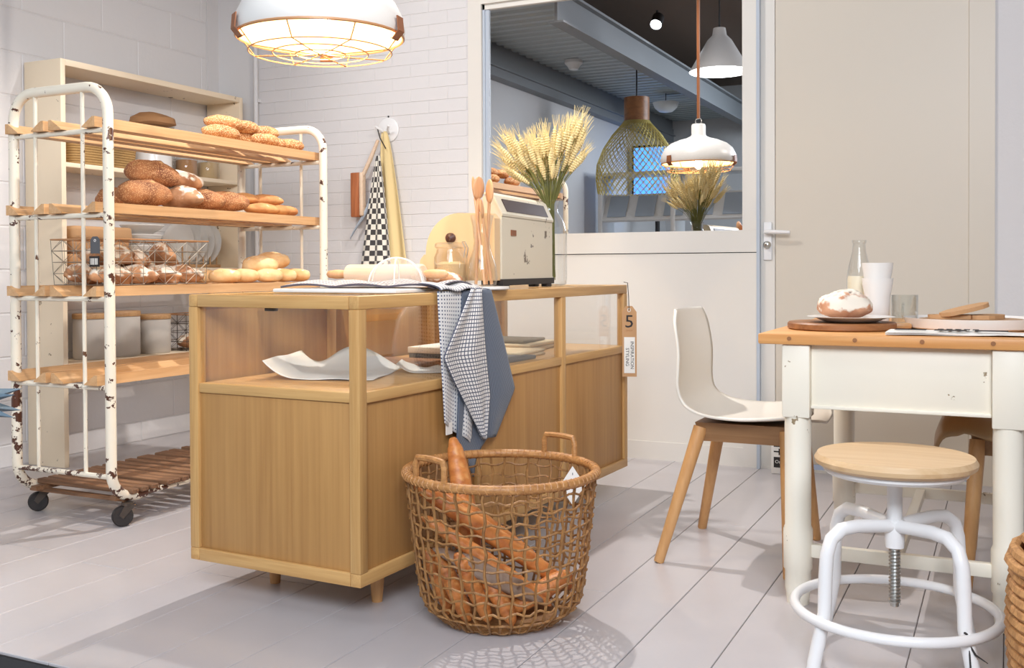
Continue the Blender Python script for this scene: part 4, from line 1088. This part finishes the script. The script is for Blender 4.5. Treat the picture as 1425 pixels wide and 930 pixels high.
# baguettes: (from, to) in basket-local camera-ish axes a (right), d (depth)
def bl_(a, d, z): p = Rh*a+Fh*d; return Vector((p.x+BXc, p.y+BYc, z))
bagm = [loaf_mesh(1, .105/1, .095, 60+i, M['crust_bag'], 5, .05, 5, 3.4, 18, 44, .14, depth=.06) for i in range(3)]
def baguette(p, q, i, wid, label):
    v = q-p; L = v.length; me = bagm[i % 3]
    o = bpy.data.objects.new('baguette', me); COL.objects.link(o); o.scale = (L, wid/.105, wid/.105)
    ang = v.to_track_quat('X', 'Z').to_euler(); o.rotation_euler = ang
    R_ = ang.to_matrix(); o.location = (p+q)/2-R_ @ Vector((0, 0, .04*wid/.105))
    return tag(o, label, 'baguette', 'baguettes in the rattan basket')
baguette(bl_(-.235, -.045, .375), bl_(.185, -.02, .085), 0, .064, 'baguette lying diagonally on top from upper left to lower right')
baguette(bl_(-.16, .05, .33), bl_(.15, .07, .085), 1, .060, 'baguette parallel behind the topmost diagonal one')
baguette(bl_(-.135, .11, .47), bl_(-.07, .04, .10), 2, .068, 'baguette standing up above the basket rim at the left')
baguette(bl_(-.165, -.10, .20), bl_(-.085, -.125, .03), 0, .056, 'short baguette leaning at the lower left front')
baguette(bl_(-.20, -.05, .20), bl_(-.135, -.06, .03), 1, .054, 'short baguette at the far left bottom of the basket')
baguette(bl_(-.115, -.135, .21), bl_(-.030, -.14, .035), 2, .056, 'baguette standing third from the left at the bottom')
baguette(bl_(-.075, -.09, .20), bl_(.035, -.150, .03), 1, .054, 'baguette with torn end at the bottom front')
baguette(bl_(.02, -.10, .05), bl_(.185, -.06, .135), 2, .066, 'short thick baguette at the lower right of the basket')
baguette(bl_(.0, -.03, .05), bl_(.14, .06, .05), 0, .060, 'baguette lying flat at the bottom right')
baguette(bl_(-.21, -.095, .30), bl_(.13, -.10, .065), 2, .050, 'baguette just beneath the topmost diagonal one')
pbg = loaf_mesh(.28, .075, .06, 88, plain('crumpled_grey_paper', srgb(150, 126, 108), .6, bump=.6, bscale=30), 0, .3)
o = bread('paper_wrapper', pbg, 'crumpled grey brown paper wrapper among the baguettes', bl_(-.045, -.115, .125), (0, 0, 0), cat='wrapper')
v = bl_(.09, -.11, .10)-bl_(-.15, -.11, .22); o.rotation_euler = v.to_track_quat('X', 'Z').to_euler()

# ================================================================== CHAIRS
def shell_chair(name, label, loc, rz, shellmat, basemat, legmat, lip=0):
    t = thing(name, label, 'chair', loc, rz)
    prof = [(-.245, .812), (-.238, .77), (-.226, .70), (-.218, .62), (-.210, .56), (-.190, .51), (-.150, .475), (-.09, .457), (0, .452), (.09, .458), (.17, .466), (.225, .462), (.248, .452)]
    wid = [.155, .195, .205, .212, .215, .210, .217, .222, .226, .226, .215, .17, .09]
    if lip: prof[-3:] = [(.17, .478), (.232, .468), (.258, .415)]; wid[-3:] = [.22, .21, .16]
    # Catmull subdivide
    def cat(arr, t_):
        n = len(arr)-1; x = t_*n; i = min(int(x), n-1); f = x-i
        p = [arr[max(i-1, 0)], arr[i], arr[i+1], arr[min(i+2, n)]]
        return .5*((2*p[1])+(-p[0]+p[2])*f+(2*p[0]-5*p[1]+4*p[2]-p[3])*f*f+(-p[0]+3*p[1]-3*p[2]+p[3])*f**3)
    X_ = [p[0] for p in prof]; Z_ = [p[1] for p in prof]
    def fn(u, v):
        v = .5-.5*math.cos(PI*v) if False else v
        x, z, w_ = cat(X_, v), cat(Z_, v), cat(wid, v)
        y = (2*u-1)*w_; c = (2*u-1)**2
        back = max(0, min(1, (.50-v)/.3))
        x += c*.035*back; z += c*.022*(1-back)*(1 if v < .85 else .6)
        if lip: z += .022-c*c*.060*(1-back)
        return (x, y, z)
    MB().grid(fn, 24, 44).build('shell', M[shellmat], t, 'all', .009)
    MB().add([(-.15, -.15, .447), (.16, -.15, .447), (.16, .15, .447), (-.15, .15, .447), (-.135, -.135, .385), (.145, -.135, .385), (.145, .135, .385), (-.135, .135, .385)],
             [(0, 1, 2, 3), (4, 7, 6, 5), (0, 4, 5, 1), (1, 5, 6, 2), (2, 6, 7, 3), (3, 7, 4, 0)]).build('under_frame', M[basemat], t, False)
    for sx, sy, fx, fy in ((-1, -1, -.245, -.245), (-1, 1, -.235, .245), (1, -1, .17, -.255), (1, 1, .17, .255)):
        tx = -.135 if sx < 0 else .142
        MB().tube([(fx, fy, .0), (fx*.995, fy*.995, .004), (tx, sy*.135, .43)], [.0145, .0165, .023], 14).build('leg', M[legmat], t)
    return t
M['chairbase'] = wood('brown_oak_base', srgb(164, 124, 84), srgb(138, 98, 62), 'X', .8)
c1 = shell_chair('shell_chair', 'white plastic shell chair with wooden legs facing the table', (-.765, 3.415, 0), 0, 'plastic', 'chairbase', 'beech')
M['tanbase'] = wood('brown_base', srgb(170, 132, 92), srgb(142, 104, 68), 'Y', .8)
c2 = shell_chair('shell_chair', 'brown shell chair tucked under the right side of the table', (.065, 3.50, 0), PI, 'tanplastic', 'tanbase', 'beech', 1)

# ================================================================== TABLE
TX0, TX1, TY0, TY1 = -.53, .005, 2.955, 3.87
tb = thing('dining_table', 'old ivory painted wooden table with thick turned legs and pine top', 'table', (0, 0, 0))
MB().bbox((-.632, 2.905, .735), (.12, 3.96, .765), .005).build('table_top', M['pine'], tb)
for x in (-.545, -.37, -.20, -.03): MB().lathe([(.006, 0), (.006, .002)], 12, (x, 2.9048, .752), True, True, 0, Matrix.Rotation(PI/2, 3, 'X')).build('dowel_plug', M['boardwood'], tb)
for x in (TX0, TX1):
    for y in (TY0, TY1):
        lg = MB().bbox((x-.038, y-.038, .53), (x+.038, y+.038, .7345), .004)
        lg.lathe([(.001, .0), (.030, .0), (.033, .03), (.036, .045), (.036, .095), (.040, .10), (.041, .21), (.036, .222), (.037, .50), (.036, .53)], 24, (x, y, 0))
        lg.build('leg', M['tabpaint'], tb)
for y in (TY0, TY1): 
    MB().bbox((TX0+.0385, y-.014, .565), (TX1-.0385, y+.014, .7345), .002).bbox((TX0+.0385, y-.022, .556), (TX1-.0385, y+.018, .566), .002).build('apron', M['tabpaint'], tb)
    MB().bbox((TX0+.038, y-.012, .135), (TX1-.038, y+.012, .172), .003).build('stretcher', M['tabpaint'], tb)
for x in (TX0, TX1): MB().bbox((x-.014, TY0+.0385, .58), (x+.014, TY1-.0385, .7345), .002).build('apron', M['tabpaint'], tb)
MB().bbox((-.285, TY0+.0125, .14), (-.255, TY1-.0125, .168), .003).build('stretcher', M['tabpaint'], tb)
TT = .7655
o = thing('bread_board', 'round dark wooden board at the left of the table top', 'board', (-.445, 3.19, TT)); MB().lathe([(.150, 0), (.156, .004), (.156, .018), (.152, .022), (.001, .022)], 44).build('disc', M['boardwood'], o)
MB().bbox((.150, -.022, .002), (.20, .022, .018), .006).build('board_handle', M['lidwood'], o); o.rotation_euler = (0, 0, .35)
o = thing('plate', 'white plate with dark underside carrying the floured loaf', 'plate', (-.415, 3.165, TT+.0225))
MB().lathe([(.055, 0), (.075, .002), (.105, .014), (.125, .017), (.105, .0175), (.07, .006), (.001, .005)], 44).build('plate_body', M['porcelain'], o)
bread('country_loaf', loaf_mesh(.155, .13, .098, 71, crust('country_crust', srgb(214, 160, 124), srgb(176, 112, 76), None, 1.5, .8, srgb(104, 60, 34), True), 3, .16, 1.3, 2.6, 40, 28, .085, depth=.22), 'round floured country loaf with dark slashes on the white plate', (-.43, 3.165, TT+.029), (0, 0, .6))
o = thing('milk_bottle', 'glass milk bottle half filled with milk behind the cups', 'bottle', (-.425, 3.44, TT))
MB().lathe([(.032, .001), (.037, .006), (.038, .02), (.038, .155), (.032, .19), (.021, .235), (.019, .26), (.022, .264), (.022, .272)], 28).build('bottle_body', M['jarglass'], o)
MB().lathe([(.030, .004), (.035, .012), (.036, .02), (.036, .145), (.034, .156), (.001, .156)], 24).build('milk', M['milk'], o)
cupm = MB().lathe([(.030, 0), (.034, .005), (.037, .07), (.038, .092), (.046, .135), (.047, .15), (.045, .15), (.036, .092), (.033, .012), (.001, .010)], 30)
cup_me = cupm.mesh('cup_body', M['porcelain'], True)
for i, (dz, l) in enumerate(((0, 'white latte cup at the bottom of the stack of two'), (.048, 'white latte cup nested on top of the other one'))):
    o = thing('latte_cup', l, 'cup', (-.362, 3.37, TT+dz), 0, 'stacked white cups'); inst(cup_me, 'cup_body', o)
    MB().tube([(.0375*math.cos(a), .0375*math.sin(a), .094) for a in [2*PI*k/24 for k in range(24)]], .0008, 4, True).build('printed_line', M['wire'], o)
o = thing('glass_cup', 'small clear glass cup with handle beside the white cups', 'cup', (-.285, 3.40, TT))
MB().lathe([(.036, .001), (.039, .004), (.040, .098), (.038, .098), (.037, .012), (.001, .010)], 28).build('cup_body', M['jarglass'], o)
MB().tube(arc((-.0, -.045, .05), .022, PI*.5, PI*1.5, 10, 'YZ'), .004, 8).build('handle', M['jarglass'], o)
o = thing('serving_platter', 'large white round platter on the right of the table top', 'platter', (-.095, 3.335, TT))
MB().lathe([(.165, 0), (.178, .006), (.188, .034), (.184, .034), (.172, .010), (.001, .009)], 48).build('platter_body', M['porcelain'], o)
b2 = MB().lathe([(.140, 0), (.144, .003), (.144, .020), (.001, .020)], 40).build('round_board', M['lidwood']); b2.location = (-.095, 3.335, TT+.0095); tag(b2, 'thin round wooden board lying in the white platter', 'board')
def slice_me(seed):
    mb = MB(); n = 18; poly = []
    for i in range(n):
        a = 2*PI*i/n; r_ = .055*(1+.10*noise.noise(Vector((math.cos(a)*2, math.sin(a)*2, seed)))); poly.append((r_*1.35*math.cos(a), r_*.75*math.sin(a)))
    mb.prism(poly, 0, .012, 'Z'); return mb.mesh('bread_slice', M['kraft'], False)
for i, (x, y, z, rx, rz, l) in enumerate([(-.14, 3.33, .0, 0, .2, 'slice of brown bread lying flat at the bottom of the slices'), (-.11, 3.32, .022, .22, .5, 'slice of brown bread leaning across the others'), (-.05, 3.35, .0, 0, 1.2, 'slice of brown bread at the right of the platter')]):
    o = bpy.data.objects.new('bread_slice', slice_me(i)); COL.objects.link(o); o.location = (x, y, TT+.0095+.0205+z); o.rotation_euler = (0, -rx, rz); tag(o, l, 'bread', 'bread slices on the platter')
nw = thing('newspaper', 'folded newspaper lying at the front edge of the table', 'newspaper', (-.11, 3.035, TT), .0)
def nf(k):
    def fn(u, v): return ((u-.5)*.37, (v-.5)*.17+.04*(u-.5), .002+k*.0028+.004*math.sin(u*3.0+k)*u+.0015*math.sin(u*9+v*3))
    return fn
for k in range(3): MB().grid(nf(k), 16, 8).build('page', M['paper'], nw, 'all', .0012)
mb = MB()
for i in range(5):
    mb.box((-.06+i*.022, -.01, .0128), (-.06+i*.022+.015, .035, .0134))
for i in range(8):
    for q in range(3): mb.box((-.165+q*.10, -.070+i*.007, .0138), (-.085+q*.10, -.0675+i*.007, .0143))
mb.build('headline_print', M['black'], nw, False)

# ================================================================== STOOL
SX, SY = -.245, 2.655
stl = thing('swivel_stool', 'white tubular swivel stool with round pale wooden seat', 'stool', (SX, SY, 0))
MB().lathe([(.001, .462), (.176, .462), (.187, .470), (.189, .480), (.182, .492), (.001, .495)], 52, capb=False).build('seat', M['stoolwood'], stl)
MB().lathe([(.001, .445), (.160, .445), (.168, .452), (.168, .4615), (.001, .4615)], 44, capb=False).build('seat_plate', M['white'], stl)
MB().lathe([(.018, .30), (.018, .445)], 20, capt=True).build('column', M['white'], stl)
MB().lathe([(.022, .265), (.024, .30), (.022, .335)], 20, capt=True).build('hub', M['white'], stl)
mb = MB(); hp = []
for i in range(17*12):
    a = 2*PI*i/12; hp.append((.0115*math.cos(a), .0115*math.sin(a), .125+i*.145/(17*12)))
mb.tube(hp, .0032, 5); mb.cyl((0, 0, 0), .010, .12, .30, 14); mb.build('screw_spindle', M['steel'], stl)
A0 = math.atan2(.21, .19)
for k in range(4):
    a = A0+k*PI/2+.02; c_, s_ = math.cos(a), math.sin(a); pts = []
    prf = [(.005, .318), (.05, .322), (.12, .328), (.165, .325), (.195, .305), (.208, .27), (.212, .22), (.215, .13), (.245, .02), (.248, .0)]
    MB().tube([(r_*c_, r_*s_, z_) for r_, z_ in prf], .0165, 12).build('leg', M['white'], stl)
MB().tube([(.236*math.cos(a), .236*math.sin(a), .115) for a in [2*PI*i/60 for i in range(60)]], .0125, 10, True).build('foot_ring', M['white'], stl)
ct = thing('cable_tie', 'dark frayed cord knotted round the foot ring of the stool', 'cord', (SX+.155, SY-.145, .10))
MB().tube([(.0, .0, .03), (.012, -.018, .028), (.018, -.01, .005), (.008, .012, -.0), (-.004, .008, .02), (.0, .0, .03)], .003, 6).build('knot', M['rubber'], ct)
MB().tube([(.016, -.012, .005), (.03, -.02, -.015), (.055, -.02, -.03)], [.003, .0025, .001], 6).tube([(.016, -.012, .005), (.02, -.03, -.04), (.018, -.03, -.07)], [.002, .002, .001], 6).build('cord_end', M['rubber'], ct)

# ================================================================== POUF at right edge
pf = thing('straw_pouf', 'tall coiled straw rope pouf cut off by the right edge', 'pouf', (.245, 2.42, 0))
for k in range(18):
    z = .013+k*.0225; f = z/.41
    r_ = .20+.035*math.sin(PI*min(1, f*1.02))**.6 if f < .8 else .235-.11*((f-.8)/.2)**2
    n = 64
    MB().tube([((r_+.0015*math.sin(i*2.4))*math.cos(2*PI*i/n), (r_+.0015*math.sin(i*2.4))*math.sin(2*PI*i/n), z+.0015*math.sin(i*1.7)) for i in range(n)], .0128, 7, True).build('rope_coil', M['straw'], pf)
MB().lathe([(.001, .412), (.10, .412), (.10, .39)], 32).cyl((0, 0, 0), .185, .005, .38, 32).build('core', M['straw'], pf)

# ================================================================== BOX BY THE DOOR
bd = thing('printed_box', 'small white box with black kitchenware print behind the chair leg', 'box', (-.975, YB-.09, .001))
# stands on floor in front of the door
MB().bbox((0, -.03, .0), (.10, .05, .185), .002).build('box_body', M['paper'], bd)
mb = MB().box((.012, -.0312, .125), (.090, -.0304, .136)).box((.012, -.0312, .100), (.035, -.0304, .106)).box((.034, -.0312, .088), (.075, -.0304, .117)).box((.012, -.0312, .030), (.095, -.0304, .078))
mb.build('kitchen_print', M['black'], bd, False)
text_part('Chocola', .024, M['black'], bd, (.055, -.0312, .158), (PI/2, 0, 0))
text_part('Original', .022, M['paper'], bd, (.053, -.0320, .056), (PI/2, 0, 0))

# ================================================================== BLUE PAPER STAR at left edge
pd = MB().cyl((0, 0, 0), .07, 0, .47, 32).build('pedestal', M['white']); pd.location = (-2.80, 2.0, 0); tag(pd, 'slim white round pedestal just outside the left edge carrying the paper star', 'pedestal')
ps = thing('paper_star', 'folded blue grey paper star poking in from the left edge', 'paper star', (-2.80, 2.0, .56))
def leaf(az, el, L, w_):
    R_ = rotz(az) @ Matrix.Rotation(-el, 3, 'Y')
    vs = [(.0, 0, 0), (L*.45, -w_, .0), (L, 0, .0), (L*.45, w_, .0), (L*.4, 0, w_*.8), (L*.4, 0, -w_*.6)]
    return [tuple(R_ @ Vector(v)) for v in vs], [(0, 1, 4), (1, 2, 4), (2, 3, 4), (3, 0, 4), (0, 5, 1), (1, 5, 2), (2, 5, 3), (3, 5, 0)]
az0 = math.atan2(.065, .19)
for k in range(7):
    for e_, L in ((.14, .20), (-.20, .198)):
        MB().add(*leaf(az0+k*2*PI/7, e_, L, .034)).build('folded_point', M['starpaper'], ps, False)
MB().lathe([(.001, -.09), (.03, -.07), (.035, 0), (.03, .05), (.001, .07)], 12, capb=False).build('core', M['starpaper'], ps, False)

# ================================================================== SHOP BEHIND THE CAMERA (seen mirrored in the window)
cn = thing('cone_lamp', 'large white cone ceiling lamp mirrored in the window', 'lamp', (-2.15, 1.36, 2.58))
MB().lathe([(.25, 0), (.245, .01), (.10, .26), (.06, .30), (.05, .36), (.001, .37)], 40, capb=False).build('shade', M['shade'], cn)
MB().lathe([(.243, -.006), (.243, .0)], 40, capt=True).build('diffuser', M['bulbsoft'], cn)
MB().tube([(0, 0, .36), (0, 0, .87)], .008, 6).build('cord', M['rubber'], cn)
sp = thing('track_spot', 'bright ceiling track spotlight mirrored in the window', 'spotlight', (-2.92, .63, 3.24))
R = Matrix.Rotation(.75, 3, 'X')
MB().lathe([(.055, -.06), (.055, .06), (.03, .09)], 20, capt=True, capb=False, R=R).build('housing', M['rubber'], sp)
MB().lathe([(.05, -.055), (.05, -.05)], 20, R=R).build('lens', M['spotglow'], sp)
MB().tube([(0, 0, .06), (0, 0, .10)], .01, 6).build('stem', M['rubber'], sp)
bw = thing('bowl_lamp', 'small white bowl lamp mirrored in the window', 'lamp', (-3.6, -1.83, 2.80))
MB().lathe([(.001, -.03), (.08, -.015), (.13, .03), (.155, .09), (.15, .09)], 32, capb=False).build('shade', M['shade'], bw)
MB().tube([(0, 0, -.02), (0, 0, .5)], .005, 6).build('cord', M['rubber'], bw)
gl = thing('mesh_lamp', 'large bell-shaped perforated brass lamp mirrored in the window', 'lamp', (-3.42, -.25, 1.72))
mb = MB(); NN = 40
pr = [(.40, .0), (.42, .15), (.41, .30), (.35, .45), (.25, .60), (.16, .70), (.13, .74)]
rings = []
for i in range(25):
    f = i/24*6; k = min(int(f), 5); g_ = f-k; rings.append((pr[k][0]*(1-g_)+pr[k+1][0]*g_, pr[k][1]*(1-g_)+pr[k+1][1]*g_))
for i in range(24):
    (r0, z0), (r1, z1) = rings[i], rings[i+1]
    for k in range(NN):
        a = 2*PI*(k+(i % 2)*.5)/NN; b = a+PI/NN
        mb.tube([(r0*math.cos(a), r0*math.sin(a), z0), (r1*math.cos(b), r1*math.sin(b), z1)], .0042, 3, cap=False)
        mb.tube([(r0*math.cos(a), r0*math.sin(a), z0), (r1*math.cos(a-PI/NN), r1*math.sin(a-PI/NN), z1)], .0042, 3, cap=False)
mb.build('mesh_shade', M['gold'], gl, False)['kind'] = 'stuff'
MB().lathe([(.13, .74), (.13, .98), (.001, .99)], 24, capb=False).build('wooden_cap', M['boardwood'], gl)
MB().tube([(0, 0, .98), (0, 0, 1.6)], .008, 6).build('cord', M['rubber'], gl)
scn = thing('lit_screen', 'glowing blue screen mirrored in the window', 'screen', (-3.95, -2.6, 2.0))
MB().bbox((-.33, -.03, -.30), (.33, .03, .50), .01).build('frame', M['rubber'], scn)
MB().box((-.30, .031, -.27), (.30, .034, .47)).build('display', M['screen'], scn, False)
MB().tube([(0, 0, -.30), (0, 0, -2.13)], .03, 10).build('stand', M['rubber'], scn)
sf = thing('display_shelving', 'white display shelving with slanted magazine ledge mirrored in the window', 'shelving', (-3.30, -1.3, -.13))
for x in (-.85, 0, .85): MB().bbox((x-.025, -.2, 0), (x+.025, .2, 2.2), .003).build('upright', M['white'], sf)
for z in (.4, .9, 1.35, 2.12): MB().bbox((-.85, -.2, z), (.85, .2, z+.04), .003).build('shelf', M['white'], sf)
MB().add([(-.85, .20, 1.62), (.85, .20, 1.62), (.85, .02, 1.92), (-.85, .02, 1.92), (-.85, .18, 1.60), (.85, .18, 1.60), (.85, 0, 1.90), (-.85, 0, 1.90)],
         [(0, 1, 2, 3), (4, 7, 6, 5), (0, 4, 5, 1), (2, 6, 7, 3), (0, 3, 7, 4), (1, 5, 6, 2)]).build('slanted_ledge', M['white'], sf, False)
for k in range(5):
    m_ = thing('magazine', ['first', 'second', 'third', 'fourth', 'fifth'][k]+' white magazine from the left on the slanted ledge behind the camera', 'magazine', (-3.30-.66+k*.33, -1.3+.112, -.13+1.776), 0, 'magazines on the slanted ledge')
    Rm = Matrix.Rotation(-math.atan2(.30, .18)+PI, 3, 'X')
    Rm = Matrix.Rotation(math.atan2(.30, -.18), 3, 'X')
    MB().add([tuple(Rm @ Vector(p)) for p in [(-.11, -.14, -.004), (.11, -.14, -.004), (.11, .14, -.004), (-.11, .14, -.004), (-.11, -.14, -.010), (.11, -.14, -.010), (.11, .14, -.010), (-.11, .14, -.010)]],
             [(0, 1, 2, 3), (4, 7, 6, 5), (0, 4, 5, 1), (1, 5, 6, 2), (2, 6, 7, 3), (3, 7, 4, 0)]).build('cover', M['greycloth'], m_, False)
sd = thing('smoke_detector', 'white round smoke detector on the corrugated ceiling, mirrored in the window', 'detector', (-3.85, .4, 2.945))
MB().lathe([(.09, .06), (.09, .03), (.06, .0), (.045, -.03), (.001, -.04)], 28, capb=False).build('housing', M['white'], sd)
